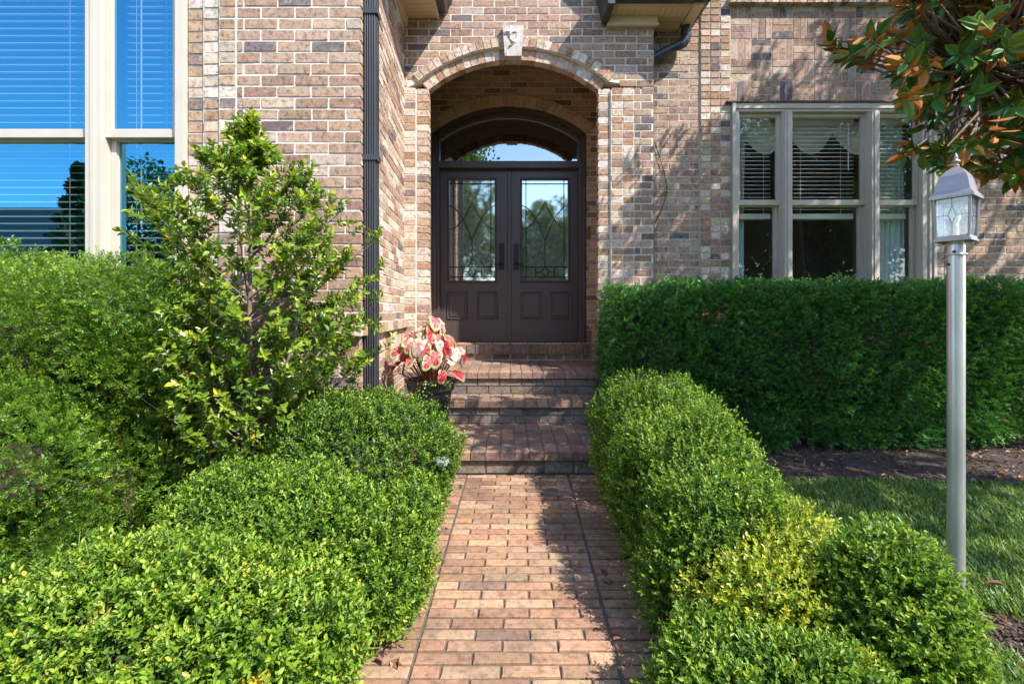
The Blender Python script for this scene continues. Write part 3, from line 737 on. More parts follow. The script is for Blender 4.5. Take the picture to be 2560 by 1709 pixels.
for i, (lab, wd) in enumerate((('white blind half lowered in the narrow right window nearest the porch', None), ('wide white blind half lowered in the middle of the right window', X(1948, 4.6)), ('white blind half lowered in the narrow right window beside the lamp', None))):
    blind(lab, G[i][0] + .01, G[i][1] - .01, 4.655, zbr, zg1 + .02, .0405, 'blinds in the right window', .22, wd)
room('interior', 1.9, 4.4, 4.66, 6.6, .5, 3.4, 'room')
# curtains inside the right window
def curtain(name, label, cat, xs0, xs1, z0, z1, y, mat_, taper=0.0, side=1, group=None):
    V = []; n = 40; rows = 14
    for j in range(rows + 1):
        t = j / rows; zz = z1 + (z0 - z1) * t; sh = taper * math.sin(t * math.pi) * side
        for i in range(n + 1):
            s = i / n; V.append((xs0 + (xs1 - xs0) * s + sh * (1 - abs(2 * s - 1) * .3), y + .022 * math.sin(s * 30 + t * 1.2) + .01 * math.sin(s * 71), zz))
    F = [(j * (n + 1) + i, j * (n + 1) + i + 1, (j + 1) * (n + 1) + i + 1, (j + 1) * (n + 1) + i) for j in range(rows) for i in range(n)]
    o = np_mesh(name, V, F, mat_, smooth=True); return tag(o, label, cat, group)
curtain('curtain', 'pale curtain gathered at the left end inside the right window', 'curtain', G[0][0] - .02, G[0][0] + .15, .7, zg1, 4.72, MAT['curtain'], -.03, group='curtains in the right window')
curtain('curtain', 'pale curtain gathered at the lamp end inside the right window', 'curtain', G[2][1] - .24, G[2][1] + .02, .7, zg1, 4.72, MAT['curtain'], .03, group='curtains in the right window')
# swag valance
V = []; n = 60; rows = 10; xa_, xb_ = G[0][0] + .12, G[2][1] - .2
for j in range(rows + 1):
    for i in range(n + 1):
        s = i / n; u = (s * 3) % 1.0 if s < 1 else 1.0
        dep = .12 + .22 * math.sin(math.pi * u) ** 1.0
        V.append((xa_ + (xb_ - xa_) * s, 4.74 - .03 * math.sin(j / rows * 14) * math.sin(math.pi * u), zg1 + .03 - dep * j / rows))
F = [(j * (n + 1) + i, j * (n + 1) + i + 1, (j + 1) * (n + 1) + i + 1, (j + 1) * (n + 1) + i) for j in range(rows) for i in range(n)]
tag(np_mesh('swag_valance', V, F, MAT['swag'], smooth=True), 'ivory scalloped swag valance hanging across the top of the right window', 'valance')

# ---- eaves, gutters, rake boards, downspouts
def kgutter(mb, x_in, x_out, y0, y1, zb, h, mi=0):
    s = 1 if x_out > x_in else -1; w_ = abs(x_out - x_in)
    pr = [(x_in, zb), (x_in + s * w_ * .55, zb), (x_in + s * w_ * .7, zb + h * .3), (x_in + s * w_ * .95, zb + h * .62), (x_in + s * w_, zb + h * .8), (x_in + s * w_, zb + h), (x_in, zb + h)]
    if s < 0: pr = pr[::-1]
    mb.prism(pr, y0, y1, mi)
e = MB(); y = 2.79                                          # left eave over the return wall: boards run across
while y < 4.28: e.box(-1.0, -.672, y, min(y + .052, 4.285), 3.842, 3.856); y += .0565
e.box(-1.0, -.664, 2.79, 4.285, 3.852, 4.1); e.box(-.672, -.655, 2.79, 4.285, 3.83, 4.1)
e.box(-1.0, -.94, 2.80, 4.28, 3.76, 3.84)
eL = e.build('eave', MAT['cream'], house)
g = MB(); kgutter(g, -.654, -.53, 2.78, 4.27, 3.87, .14); g.build('gutter', MAT['bronze'], eL)
e = MB(); x = .905                                         # right cornice return, boards run front to back, side boards across
while x < 1.60: e.box(x, min(x + .052, 1.62), 4.13, 4.285, 3.846, 3.858); x += .0565
y = 4.29
while y < 4.49: e.box(1.345, 1.62, y, y + .052, 3.846, 3.858); y += .0565
e.box(.90, 1.64, 4.115, 4.285, 3.854, 4.05); e.box(1.34, 1.64, 4.286, 4.495, 3.854, 4.05)
e.box(.90, 1.36, 4.255, 4.288, 3.765, 3.845); e.box(.895, 1.365, 4.245, 4.2885, 3.755, 3.772)
e.box(1.63, 1.72, 4.1, 4.494, 3.83, 4.12)
eR = e.build('eave', MAT['cream'], house)
g = MB(); g.box(.93, 1.74, 4.03, 4.113, 3.862, 4.0); kgutter(g, .905, .80, 3.98, 4.28, 3.775, .30)
g.build('gutter', MAT['bronze'], eR)
e = MB()                                                    # rake boards of the porch gable
for s in (-1, 1):
    pts = [(CX, 5.62), (CX + s * 1.75, 5.62 - .95 * 1.75), (CX + s * 1.75, 5.62 - .95 * 1.75 + .30), (CX, 5.92)]
    e.prism(pts if s > 0 else pts[::-1], 3.93, 4.285)
e.build('rake_board', MAT['bronze'], house)
e = MB()
for s in (-1, 1):
    pts = [(CX, 5.925), (CX + s * 1.9, 5.925 - .95 * 1.9), (CX + s * 1.9, 5.97 - .95 * 1.9), (CX, 5.97)]
    e.prism(pts if s > 0 else pts[::-1], 3.9, 8)
e.build('roof', MAT['shingle'], house)
def spout(pts_w, w_, d_, mb):
    pass
s = MB(); x0, x1, yf = -.884, -.814, 2.80                   # left downspout: ribbed rectangular pipe at the corner
s.box(x0, x1, yf + .012, yf + .07, .1, 3.86)
for i in range(5): a = x0 + .001 + i * .0141; s.bbox(a, a + .0095, yf, yf + .013, .1, 3.86, .004)
for i in range(3): a = yf + .016 + i * .018; s.box(x1 - .0005, x1 + .005, a, a + .012, .1, 3.86)
dsp = s.build('downspout', MAT['bronze'], house)
for zz in (Z(360, 2.8), 2.95, .62):
    s = MB(); s.box(x0 - .012, x1 + .012, yf - .004, yf + .074, zz - .017, zz + .017); s.build('strap', MAT['bronze'], dsp)
s = MB()                                                    # right downspout elbow under the eave
ctrl = [(1.665, 4.40, 3.86), (1.672, 4.40, 3.79), (1.675, 4.40, 3.74), (1.66, 4.40, 3.695), (1.63, 4.40, 3.665), (1.58, 4.40, 3.645), (1.46, 4.40, 3.585), (1.33, 4.42, 3.52)]
P_ = [Vector(p) for p in ctrl]; fine = []; rr = []
for i in range(len(P_) - 1):
    m_ = 8 if i in (1, 2, 3, 4) else 3
    for j in range(m_):
        t = j / m_; fine.append(P_[i].lerp(P_[i + 1], t)); rr.append(.044 + (.0055 if (len(fine) % 2 and 1 <= i <= 4) else 0))
fine.append(P_[-1]); rr.append(.044)
s.tube(fine, rr, 10); s.tube([(1.352, 4.46, 3.53), (1.352, 4.46, .3)], .03, 8)
s.build('downspout', MAT['bronze'], house)
s = MB(); dcx = 4.487
s.tube([(X(u, dcx), dcx, Z(v, dcx)) for u, v in ((1502, 325), (1508, 345), (1517, 372), (1524, 395), (1530, 430), (1527, 455), (1518, 478), (1506, 505), (1500, 520))], .0038, 6)
s.build('cable', MAT['rubber'], house)
# ================================================================== plants
def nrm(v): return v / np.maximum(np.linalg.norm(v, axis=-1, keepdims=True), 1e-9)
_nd = {}
def snoise(p, f, seed):
    if seed not in _nd:
        r = np.random.default_rng(seed); _nd[seed] = (nrm(r.normal(size=(9, 3))) * r.uniform(.6, 1.6, (9, 1)), r.uniform(0, 6.28, 9))
    d, ph = _nd[seed]; return np.sin(p @ d.T * f + ph).sum(1) / 3.2
def leaves6(pos, dirv, up, Ln, W, fold=.15, curl=.1):
    """six-point leaf, two quads folded along the midrib; upper side towards up"""
    n = len(pos); Ln = np.broadcast_to(np.asarray(Ln, float), (n,))[:, None]; W = np.broadcast_to(np.asarray(W, float), (n,))[:, None]
    d = nrm(dirv); s = nrm(np.cross(d, up)); nn = np.cross(s, d)
    V = np.empty((n, 6, 3)); fo = fold * W
    V[:, 0] = pos; V[:, 1] = pos + d * Ln * .34 - s * W * .5 + nn * fo; V[:, 2] = pos + d * Ln * .72 - s * W * .38 + nn * (fo * .8 - curl * Ln * .3)
    V[:, 3] = pos + d * Ln - nn * curl * Ln; V[:, 4] = pos + d * Ln * .72 + s * W * .38 + nn * (fo * .8 - curl * Ln * .3); V[:, 5] = pos + d * Ln * .34 + s * W * .5 + nn * fo
    b = (np.arange(n) * 6)[:, None]
    F = np.concatenate([b + np.array([[0, 3, 2, 1]]), b + np.array([[0, 5, 4, 3]])], 1).reshape(-1, 4)
    return V.reshape(-1, 3), F
def leaves4(pos, dirv, up, Ln, W):
    n = len(pos); d = nrm(dirv); s = nrm(np.cross(d, up)); Ln = np.broadcast_to(np.asarray(Ln, float), (n,))[:, None]; W = np.broadcast_to(np.asarray(W, float), (n,))[:, None]
    V = np.stack([pos, pos + d * Ln * .45 - s * W * .5, pos + d * Ln, pos + d * Ln * .45 + s * W * .5], 1)
    F = (np.arange(n) * 4)[:, None] + np.array([[0, 3, 2, 1]]); return V.reshape(-1, 3), F
def sdf(p, blobs, amp, freq, seed):
    best = np.full(len(p), 1e9)
    for c, r, e in blobs:
        q = np.abs((p - np.array(c)) / np.array(r)); F = (q ** e).sum(1) ** (1 / e); best = np.minimum(best, (F - 1) * min(r))
    return best + amp * snoise(p, freq, seed) + amp * .5 * snoise(p, freq * 2.3, seed + 1)
def shell(blobs, n, lo, hi, amp, freq, seed, zmin, others=()):
    c = np.array([b[0] for b in blobs]); r = np.array([b[1] for b in blobs]); a = (c - r - .06).min(0); b = (c + r + .06).max(0)
    out = []; tot = 0
    for _ in range(60):
        p = rng.uniform(a, b, (60000, 3)); d = sdf(p, blobs, amp, freq, seed); k = (d > lo) & (d < hi) & (p[:, 2] > zmin)
        for ob in others: k &= ~(sdf(p, ob, 0, 1, 1) < -.05)
        p = p[k]; out.append(p); tot += len(p)
        if tot > n: break
    p = np.concatenate(out)[:n]; h = .01; g = np.stack([sdf(p + np.eye(3)[i] * h, blobs, amp, freq, seed) - sdf(p - np.eye(3)[i] * h, blobs, amp, freq, seed) for i in range(3)], 1)
    return p, nrm(g)
def blob_core(blobs, k, parent, name, m, amp=.03, freq=9, seed=3, zmin=-.2):  # solid filler inside the leaves, coloured dark for the shade within
    Vs = []; Fs = []; o = 0
    for c, r, e in blobs:
        nu, nv = 26, 16; u = np.linspace(0, 2 * np.pi, nu, endpoint=False); v = np.linspace(-np.pi / 2, np.pi / 2, nv)
        U, W = np.meshgrid(u, v); d = np.stack([np.cos(W) * np.cos(U), np.cos(W) * np.sin(U), np.sin(W)], -1).reshape(-1, 3)
        t = 1 / ((np.abs(d / np.array(r)) ** e).sum(1)) ** (1 / e); p = np.array(c) + d * (t * k)[:, None]
        p += nrm(d) * (amp * snoise(p, freq, seed))[:, None]; p[:, 2] = np.maximum(p[:, 2], zmin)
        Vs.append(p); i, j = np.meshgrid(np.arange(nv - 1), np.arange(nu), indexing='ij'); i = i.ravel(); j = j.ravel(); jn = (j + 1) % nu
        Fs.append(np.stack([i * nu + j, i * nu + jn, (i + 1) * nu + jn, (i + 1) * nu + j], 1) + o); o += len(p)
    return np_mesh(name, np.concatenate(Vs), np.concatenate(Fs), m, parent)
def twiggy(p, t, ln, nl, Ln, W, spread=.85, tip=.3, tone0=.35, rad_noise=.3):
    """opposite leaves along short shoots: p shoot base, t shoot direction"""
    n = len(p); t = nrm(t); a = nrm(np.cross(t, rng.normal(size=(n, 3)))); b = np.cross(t, a); base = []; dirs = []; ups = []; tone = []
    tb = rng.normal(tone0, .13, n)
    for k in range(nl):
        s = (k + .5) / nl; ph = (k // 2) * np.pi / 2 + (k % 2) * np.pi + rng.normal(0, .3, n)
        rad = a * np.cos(ph)[:, None] + b * np.sin(ph)[:, None]
        base.append(p + t * (ln * s)[:, None]); dirs.append(t * (.45 + .5 * s) + rad * spread + rng.normal(0, rad_noise * .5, (n, 3))); ups.append(t + rng.normal(0, .15, (n, 3)))
        tone.append(tb + tip * (s - .5) + rng.normal(0, .07, n))
    return np.concatenate(base), np.concatenate(dirs), np.concatenate(ups), np.clip(np.concatenate(tone), 0, 1)
def stems_mesh(name, parent, segs, m, n=5):
    mb = MB()
    for pts, rs in segs: mb.tube(pts, rs, n)
    return mb.build(name, m, parent)

# ---- boxwoods along the path
BOX = {
 'a': [((-.78, 2.46, .25), (.54, .47, .44), 2.0)],
 'b': [((-.90, 1.84, .17), (.50, .31, .34), 2.1), ((-.52, 1.90, .12), (.21, .32, .26), 2.1)],
 'c': [((-.92, 1.20, .14), (.50, .345, .35), 2.1)],
 'd': [((-.78, .66, .08), (.38, .27, .28), 2.2)],
 'e': [((.85, 2.72, .31), (.345, .46, .42), 2.6)],
 'f': [((.83, 2.13, .28), (.325, .33, .40), 2.5), ((.76, 1.76, .20), (.25, .24, .34), 2.8)],
 'g': [((.97, 1.64, .10), (.25, .24, .30), 2.3), ((.80, 1.50, .06), (.23, .16, .25), 2.2)],
 'h': [((1.075, 1.38, .15), (.185, .185, .32), 2.1)],
 'i': [((.67, 1.22, .02), (.27, .22, .24), 2.4)],
 'j': [((.66, .93, -.03), (.26, .21, .22), 2.3)],
}
LAB = {
 'a': 'rounded green boxwood below the flower pot at the foot of the steps',
 'b': 'green boxwood between the holly and the path, bulging over the bricks',
 'c': 'wide green boxwood in front of the bulging one, with a few yellow sprigs',
 'd': 'light green boxwood in the near corner left of the path',
 'e': 'tall half shaded boxwood beside the steps right of the path',
 'f': 'green boxwood in the middle of the row right of the path, behind the yellow one',
 'g': 'low yellowing boxwood right of the path behind the round boxwood',
 'h': 'round green boxwood in front of the lamp post base',
 'i': 'low green boxwood leaning over the path edge beside the round one',
 'j': 'nearest low boxwood right of the path with bare twigs below',
}
DENS = {'a': 4300, 'b': 5600, 'c': 5600, 'd': 3800, 'e': 3600, 'f': 3600, 'g': 2000, 'h': 2600, 'i': 2700, 'j': 2000}
for k, blobs in BOX.items():
    c0 = blobs[0][0]; t = thing('boxwood_bush', LAB[k], 'bush', (c0[0], c0[1], zg(c0[1])), 'boxwood bushes lining the path')
    near = [v for q, v in BOX.items() if q != k]
    p, g = shell(blobs, int(DENS[k] * 1.75), -.10, .012, .032, 9, 20 + ord(k), zg(c0[1]) + .03, near)
    n = len(p); tdir = g * .75 + np.array((0, 0, .75)) + rng.normal(0, .38, (n, 3)); ln = rng.uniform(.035, .075, n)
    bare = rng.random(n) < np.where((p[:, 2] < zg(c0[1]) + .16) & (k in 'dj'), .78, .22 if k == 'g' else .04)
    p = p[~bare]; tdir = tdir[~bare]; ln = ln[~bare]; n = len(p)
    tone0 = {'g': .60, 'j': .44, 'd': .53, 'c': .48, 'h': .40, 'a': .32, 'e': .36}.get(k, .40)
    P_, D_, U_, T_ = twiggy(p - nrm(tdir) * .02, tdir, ln, 10, .014, .008, .8, .42, tone0)
    T_ = np.clip(T_ + rng.normal(0, .10, len(T_)), 0, .93)
    if k in 'cdi':
        for ci in rng.choice(n, 9, replace=False): T_[np.linalg.norm(P_ - p[ci], axis=1) < rng.uniform(.02, .042)] = .98
    N_ = len(P_); Ln = rng.uniform(.0105, .0185, N_); V, F = leaves6(P_, D_, U_, Ln, Ln * rng.uniform(.42, .58, N_), .16, .08)
    np_mesh('foliage', V, F, MAT['boxwood_yellow'] if k == 'g' else MAT['boxwood'], t, tone=np.repeat(T_, 2))
    blob_core(blobs, .42, t, 'shade_core', MAT['core_shade'], .02, 12, 5, zg(c0[1]) - .02)
    segs = []
    for i in rng.choice(n, 160 if k in 'dj' else 90, replace=False):
        b_ = Vector(p[i]); d_ = Vector(nrm(tdir[i][None])[0]); segs.append(([b_ - d_ * .12, b_ - d_ * .03, b_ + d_ * float(ln[i])], [.0026, .002, .001]))
    stems_mesh('stem', t, segs, MAT['stem'], 4)

# ---- yew sprays
def yew(t, blobs, n, amp, freq, seed, zmin, m, ln=(.07, .12), nk=18, NL=.021, NW=.0042, tone0=.4, droop=.0, deep=-.13, outl=0.0, tipb=.35, roll=.8):
    p, g = shell(blobs, n, deep, .015, amp, freq, seed, zmin); n = len(p)
    td = nrm(g * .9 + np.array((0, -.1, .55 - droop)) + rng.normal(0, .45, (n, 3))); le = rng.uniform(*ln, n)
    long = rng.random(n) < outl; le[long] *= rng.uniform(1.6, 2.4, long.sum())
    sd0 = nrm(np.cross(td, nrm(np.array((0, 0, 1.)) + rng.normal(0, .5, (n, 3))))); up0 = np.cross(sd0, td)
    tb = rng.normal(tone0, .14, n); Ps = []; Ds = []; Us = []; Ts = []
    for k in range(nk):
        s = (k // 2 + .5) / (nk / 2); sg = 1 if k % 2 else -1; ra = rng.normal(0, roll, n)[:, None]; sd = sd0 * np.cos(ra) + up0 * np.sin(ra); up = up0 * np.cos(ra) - sd0 * np.sin(ra)
        Ps.append(p + td * (le * s)[:, None] - np.array((0, 0, 1.)) * (le * s * s * .18)[:, None]); Ds.append(td * (.55 + .4 * s) + sd * sg * (1 - .35 * s) + up * rng.normal(.12, .2, (n, 1))); Us.append(up); Ts.append(tb + tipb * (s - .5) + rng.normal(0, .06, n))
    P_ = np.concatenate(Ps); V, F = leaves4(P_, np.concatenate(Ds), np.concatenate(Us), rng.uniform(.75, 1.15, len(P_)) * NL, NW)
    np_mesh('foliage', V, F, m, t, tone=np.clip(np.concatenate(Ts), 0, 1))
    return p, td, le
t = thing('yew_bush', 'large shaggy yew bush in full sun under the sky reflecting left window', 'bush', (-2.4, 2.25, zg(2.2)))
YB_ = [((-2.62, 2.32, .77), (.98, .36, .64), 4), ((-2.2, 2.02, .40), (.46, .36, .44), 2.4), ((-1.92, 2.25, .30), (.26, .26, .36), 2.2), ((-2.75, 1.88, .35), (.5, .36, .40), 2.3), ((-2.9, 1.98, .66), (.5, .34, .46), 2.6)]
p, td, le = yew(t, YB_, 46000, .055, 6.5, 51, .03, MAT['yew_bright'], ln=(.03, .062), tone0=.43, outl=.02, nk=14, NL=.0155, NW=.0048, deep=-.15, tipb=.5)
blob_core(YB_, .40, t, 'shade_core', MAT['core_shade'], .05, 8, 7, -.06)
segs = []
for i in range(26):
    a = rng.uniform(-2.9, -1.8); b0 = Vector((a, 2.25, 0)); tip = Vector((a + rng.uniform(-.2, .25), rng.uniform(2.05, 2.3), rng.uniform(.3, .85)))
    segs.append(([b0, b0.lerp(tip, .5) + Vector((0, .05, .1)), tip], [.014, .01, .004]))
stems_mesh('stem', t, segs, MAT['bark'])
t = thing('clipped_hedge', 'long clipped dark green yew hedge in shade under the right window', 'hedge', (2.6, 4.05, 0))
HB = [((2.75, 4.06, .70), (1.88, .31, .63), 7), ((1.25, 3.98, .70), (.38, .27, .60), 4)]
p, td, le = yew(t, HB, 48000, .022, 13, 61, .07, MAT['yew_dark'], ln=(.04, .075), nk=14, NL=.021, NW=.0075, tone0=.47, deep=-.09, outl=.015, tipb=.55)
low = [((x_, 3.77, .15), (.15, .07, .10), 2.2) for x_ in (1.35, 1.62, 2.05, 2.62, 2.85, 3.35, 3.8)]
blob_core(HB, .50, t, 'shade_core', MAT['core_shade'], .02, 9, 8, .12)
segs = []
for i in range(34):
    a = 1.0 + i * .1 + random.uniform(-.03, .03); segs.append(([(a, 4.0 + random.uniform(-.12, .12), -.03), (a + random.uniform(-.05, .05), 3.95, .3)], [.015, .011]))
stems_mesh('stem', t, segs, MAT['bark'])
p2, td2, le2 = yew(t, low, 1600, .03, 10, 71, .02, MAT['yew_dark'], ln=(.04, .075), nk=14, NL=.021, NW=.0075, tone0=.45, deep=-.12, tipb=.5)

# ---- holly
t = thing('holly_shrub', 'glossy green holly shrub with an open pointed crown against the brick wall', 'shrub', (-1.36, 2.38, zg(2.38)))
def hr(z): return float(np.interp(z, [.15, .35, .6, .9, 1.2, 1.45, 1.65, 1.78, 1.88, 1.98, 2.14], [.20, .30, .48, .62, .66, .60, .52, .38, .20, .06, .02]))
trunk = [Vector((-1.36, 2.38, -.06)), Vector((-1.37, 2.37, .3)), Vector((-1.35, 2.39, .8)), Vector((-1.335, 2.38, 1.4)), Vector((-1.325, 2.37, 1.9)), Vector((-1.32, 2.36, 2.10))]
segs = [(trunk, [.024, .021, .016, .010, .006, .003])]
segs.append(([Vector((-1.37, 2.37, .05)), Vector((-1.5, 2.33, .5)), Vector((-1.62, 2.3, 1.05))], [.02, .014, .005])); segs.append(([Vector((-1.35, 2.37, .1)), Vector((-1.2, 2.33, .55)), Vector((-1.05, 2.3, 1.1))], [.02, .014, .005]))
tw = []
for i in range(104):
    z = .20 + 1.86 * ((i + .5) / 104) ** .85; az = i * 2.39996 + random.uniform(-.4, .4); R = hr(z) * random.uniform(.6, 1.16)
    end = Vector((-1.34 + R * math.cos(az), 2.36 + R * math.sin(az) * (.44 if math.sin(az) > 0 else .62), z + random.uniform(-.02, .05)))
    zb_ = max(.05, z - R * random.uniform(.55, .85)); st = Vector((-1.35, 2.38, zb_)); mid = st.lerp(end, .55) + Vector((0, 0, -.03))
    segs.append(([st, mid, end], [.005, .0036, .0018]))
    for j in range(9):
        s = random.uniform(.3, 1.0); b_ = st.lerp(mid, s / .55) if s < .55 else mid.lerp(end, (s - .55) / .45)
        out = (end - st).normalized(); d_ = (out * .6 + Vector((random.gauss(0, .5), random.gauss(0, .4), .55 + random.gauss(0, .3)))).normalized()
        tw.append((b_, d_, random.uniform(.05, .10)))
    tw.append((end, ((end - mid).normalized() + Vector((0, 0, .7))).normalized(), random.uniform(.06, .1)))
for j in range(820):
    z = random.uniform(.14, 1.95) if j < 560 else random.uniform(.14, 1.1); a = random.uniform(0, 6.283); R = hr(z) * random.uniform(.15, .98) ** .6
    q = Vector((-1.34 + R * math.cos(a), 2.36 + R * math.sin(a) * (.42 if math.sin(a) > 0 else .6), z)); tw.append((q, (Vector((math.cos(a), math.sin(a) * .7, .6)) + Vector((random.gauss(0, .45), random.gauss(0, .45), random.gauss(0, .3)))).normalized(), random.uniform(.05, .1)))
for j in range(16): zz = 1.82 + .31 * j / 16; tw.append((Vector((-1.325 + random.gauss(0, .012), 2.365, zz)), Vector((random.gauss(0, .5), random.gauss(0, .5), 1)).normalized(), .05))
p = np.array([a for a, _, _ in tw]); td = np.array([b for _, b, _ in tw]); le = np.array([c for _, _, c in tw]); p[:, 1] = np.minimum(p[:, 1], 2.66)
for a, b_, c in tw[::2]: segs.append(([a, a + b_ * c], [.002, .001]))
P_, D_, U_, T_ = twiggy(p, td, le, 11, .04, .02, .95, .34, .5)
keep = P_[:, 1] < 2.7; P_, D_, U_, T_ = P_[keep], D_[keep], U_[keep], T_[keep]
Ln = rng.uniform(.026, .042, len(P_)); T_ = np.where((rng.random(len(P_)) < .05) & (P_[:, 2] < .75), rng.uniform(.9, 1.1, len(P_)), T_)
V, F = leaves6(P_, D_, U_, Ln, Ln * rng.uniform(.46, .6, len(P_)), .22, .12)
np_mesh('foliage', V, F, MAT['holly'], t, tone=np.repeat(T_, 2)); stems_mesh('stem', t, segs, MAT['bark'], 5)

# ---- magnolia hanging in from the right, crown above the frame
t = thing('magnolia_tree', 'magnolia tree with large glossy leaves rusty underneath, hanging in behind the lamp', 'tree', (4.3, 2.3, 0))
segs = [([Vector((4.3, 2.3, -.1)), Vector((4.28, 2.32, 1.2)), Vector((4.2, 2.3, 2.6)), Vector((4.1, 2.25, 4.2)), Vector((4.05, 2.2, 6.3))], [.15, .12, .10, .07, .03])]
tips = []
def bottom(u): return float(np.interp(u, [1890, 1960, 2030, 2110, 2160, 2210, 2260, 2349, 2600], [95, 160, 215, 265, 345, 395, 405, 415, 440]))
def topv(u): return float(np.interp(u, [1890, 1960, 2010, 2040, 2700], [75, 70, 60, -260, -260]))
while len(tips) < 560:
    u = random.uniform(1900, 2600); v = random.uniform(-260, 420)
    if topv(u) < v < bottom(u) and random.random() < (.55 if u < 2080 else 1):
        if 2100 < u < 2200 and 275 < v < 330 and random.random() < .8: continue
        d = random.uniform(2.05, 2.95); tips.append(Vector((X(u, d), d, Z(v, d))))
for u, v, d in ((1905, 92, 2.5), (1925, 118, 2.5), (1950, 128, 2.45), (1980, 140, 2.5), (2080, 352, 2.2), (2120, 345, 2.25), (2150, 360, 2.2), (2165, 385, 2.2)): tips.append(Vector((X(u, d), d, Z(v, d))))
hubs = [Vector((3.0, 2.5, 2.35)), Vector((3.1, 2.3, 2.9)), Vector((2.9, 2.6, 2.0)), Vector((3.2, 2.2, 3.4)), Vector((2.45, 2.45, 2.45))]
for h in hubs[:4]: segs.append(([Vector((4.24, 2.3, h.z - .2)), Vector((3.7, 2.35, h.z + .1)), h], [.045, .032, .02]))
segs.append(([hubs[0], Vector((2.75, 2.45, 2.5)), hubs[4]], [.02, .014, .01]))
tw = []
for q in tips:
    h = min(hubs, key=lambda a: (a - q).length); mid = h.lerp(q, .55) + Vector((random.gauss(0, .04), random.gauss(0, .04), -.05)); segs.append(([h, mid, q], [.010, .006, .003]))
    d_ = ((q - mid).normalized() + Vector((random.gauss(-.25, .35), random.gauss(-.2, .35), random.gauss(.05, .4)))).normalized(); tw.append((q - d_ * .08, d_, .10))
vis = len(tw)
# unseen crown lobes, placed to shade the steps, lawn, hedge and right wing
LOBES = [((3.1, 3.2, 4.3), (.7, .5, .5)), ((4.0, 3.0, 4.9), (.9, .6, .6)), ((4.8, 2.9, 5.6), (1.1, .7, .7)), ((5.7, 2.7, 6.2), (1.1, .9, .8)), ((5.5, 1.5, 4.6), (1.0, .9, .8)), ((4.95, 1.25, 3.7), (.8, .6, .5)),
         ((2.3, 1.9, 3.75), (.65, .5, .4)), ((2.0, 2.1, 3.25), (.4, .35, .28)), ((6.6, 3.0, 4.6), (1.3, 1, 1)), ((5.0, 2.4, 3.6), (.9, .7, .7)), ((4.6, .75, 3.5), (.6, .4, .4))]
for c, r in LOBES:
    nn_ = int(300 * (r[0] * r[1] * r[2]) ** .75) + 30; c = Vector(c)
    segs.append(([Vector((4.15, 2.28, c.z - .9)), c.lerp(Vector((4.15, 2.28, c.z - .5)), .4), c], [.05, .035, .02]))
    for _ in range(nn_):
        d_ = Vector((random.gauss(0, 1), random.gauss(0, 1), random.gauss(0, 1))).normalized(); s = random.random() ** .4
        q = c + Vector((d_.x * r[0], d_.y * r[1], d_.z * r[2])) * s; dd_ = (d_ + Vector((random.gauss(0, .5), random.gauss(0, .5), .3 + random.gauss(0, .4)))).normalized(); tw.append((q, dd_, .12))
p = np.array([a for a, _, _ in tw]); td = np.array([b for _, b, _ in tw]); le = np.array([c for _, _, c in tw])
P_, D_, U_, T_ = twiggy(p, td, le, 9, .1, .04, .9, .25, .47)
T_ = np.where(rng.random(len(T_)) < .10, rng.uniform(.8, 1.0, len(T_)), T_)
fl = rng.random(len(P_)) < np.where(P_[:, 0] < X(2050, 2.4), .45, .10); U_ = np.where(fl[:, None], -U_, U_)
Ln = rng.uniform(.06, .105, len(P_)); Wd = Ln * rng.uniform(.38, .5, len(P_))
V, F = leaves6(P_, D_, U_, Ln, Wd, .16, .14)
s_ = nrm(np.cross(nrm(D_), U_)); nn_ = np.cross(s_, nrm(D_)); V2 = V - np.repeat(nn_, 6, 0) * .0012
F2 = F[:, ::-1] + len(V)
np_mesh('crown', np.concatenate([V, V2]), np.concatenate([F, F2]), [MAT['magnolia_top'], MAT['magnolia_under']], t, tone=np.concatenate([np.repeat(T_, 2)] * 2), mi=np.concatenate([np.zeros(len(F)), np.ones(len(F))]), smooth=False)
stems_mesh('trunk', t, segs, MAT['bark'], 6)

# ---- lawn grass
def grass(n, x0, x1, y0, y1, test, hmin, hmax):
    x = rng.uniform(x0, x1, n); y = rng.uniform(y0, y1, n); k = test(x, y); x = x[k]; y = y[k]; n = len(x)
    z = np.array([zg(a) for a in y]) - .03; a = rng.uniform(0, 6.28, n); h = rng.uniform(hmin, hmax, n); w_ = rng.uniform(.0022, .0042, n); ln = rng.uniform(.1, 1.0, n) * h
    d = np.stack([np.cos(a), np.sin(a), 0 * a], 1); s = np.stack([-np.sin(a), np.cos(a), 0 * a], 1); b = np.stack([x, y, z], 1); zz = np.array((0, 0, 1.))
    V = np.stack([b - s * w_[:, None], b + s * w_[:, None], b + s * w_[:, None] * .8 + d * (ln * .35)[:, None] + zz * (h * .6)[:, None], b - s * w_[:, None] * .8 + d * (ln * .35)[:, None] + zz * (h * .6)[:, None],
                  b + s * .0004 + d * ln[:, None] + zz * h[:, None] * .95, b - s * .0004 + d * ln[:, None] + zz * h[:, None] * .95], 1)
    F = ((np.arange(n) * 6)[:, None, None] + np.array([[[0, 1, 2, 3], [3, 2, 4, 5]]])).reshape(-1, 4)
    o = np_mesh('grass', V.reshape(-1, 3), F, MAT['grass'], tone=np.repeat(np.clip(rng.normal(.42, .2, n), 0, 1), 2)); tag(o, 'short green lawn grass around the lamp post, shaded beyond it', 'grass', kind='stuff')
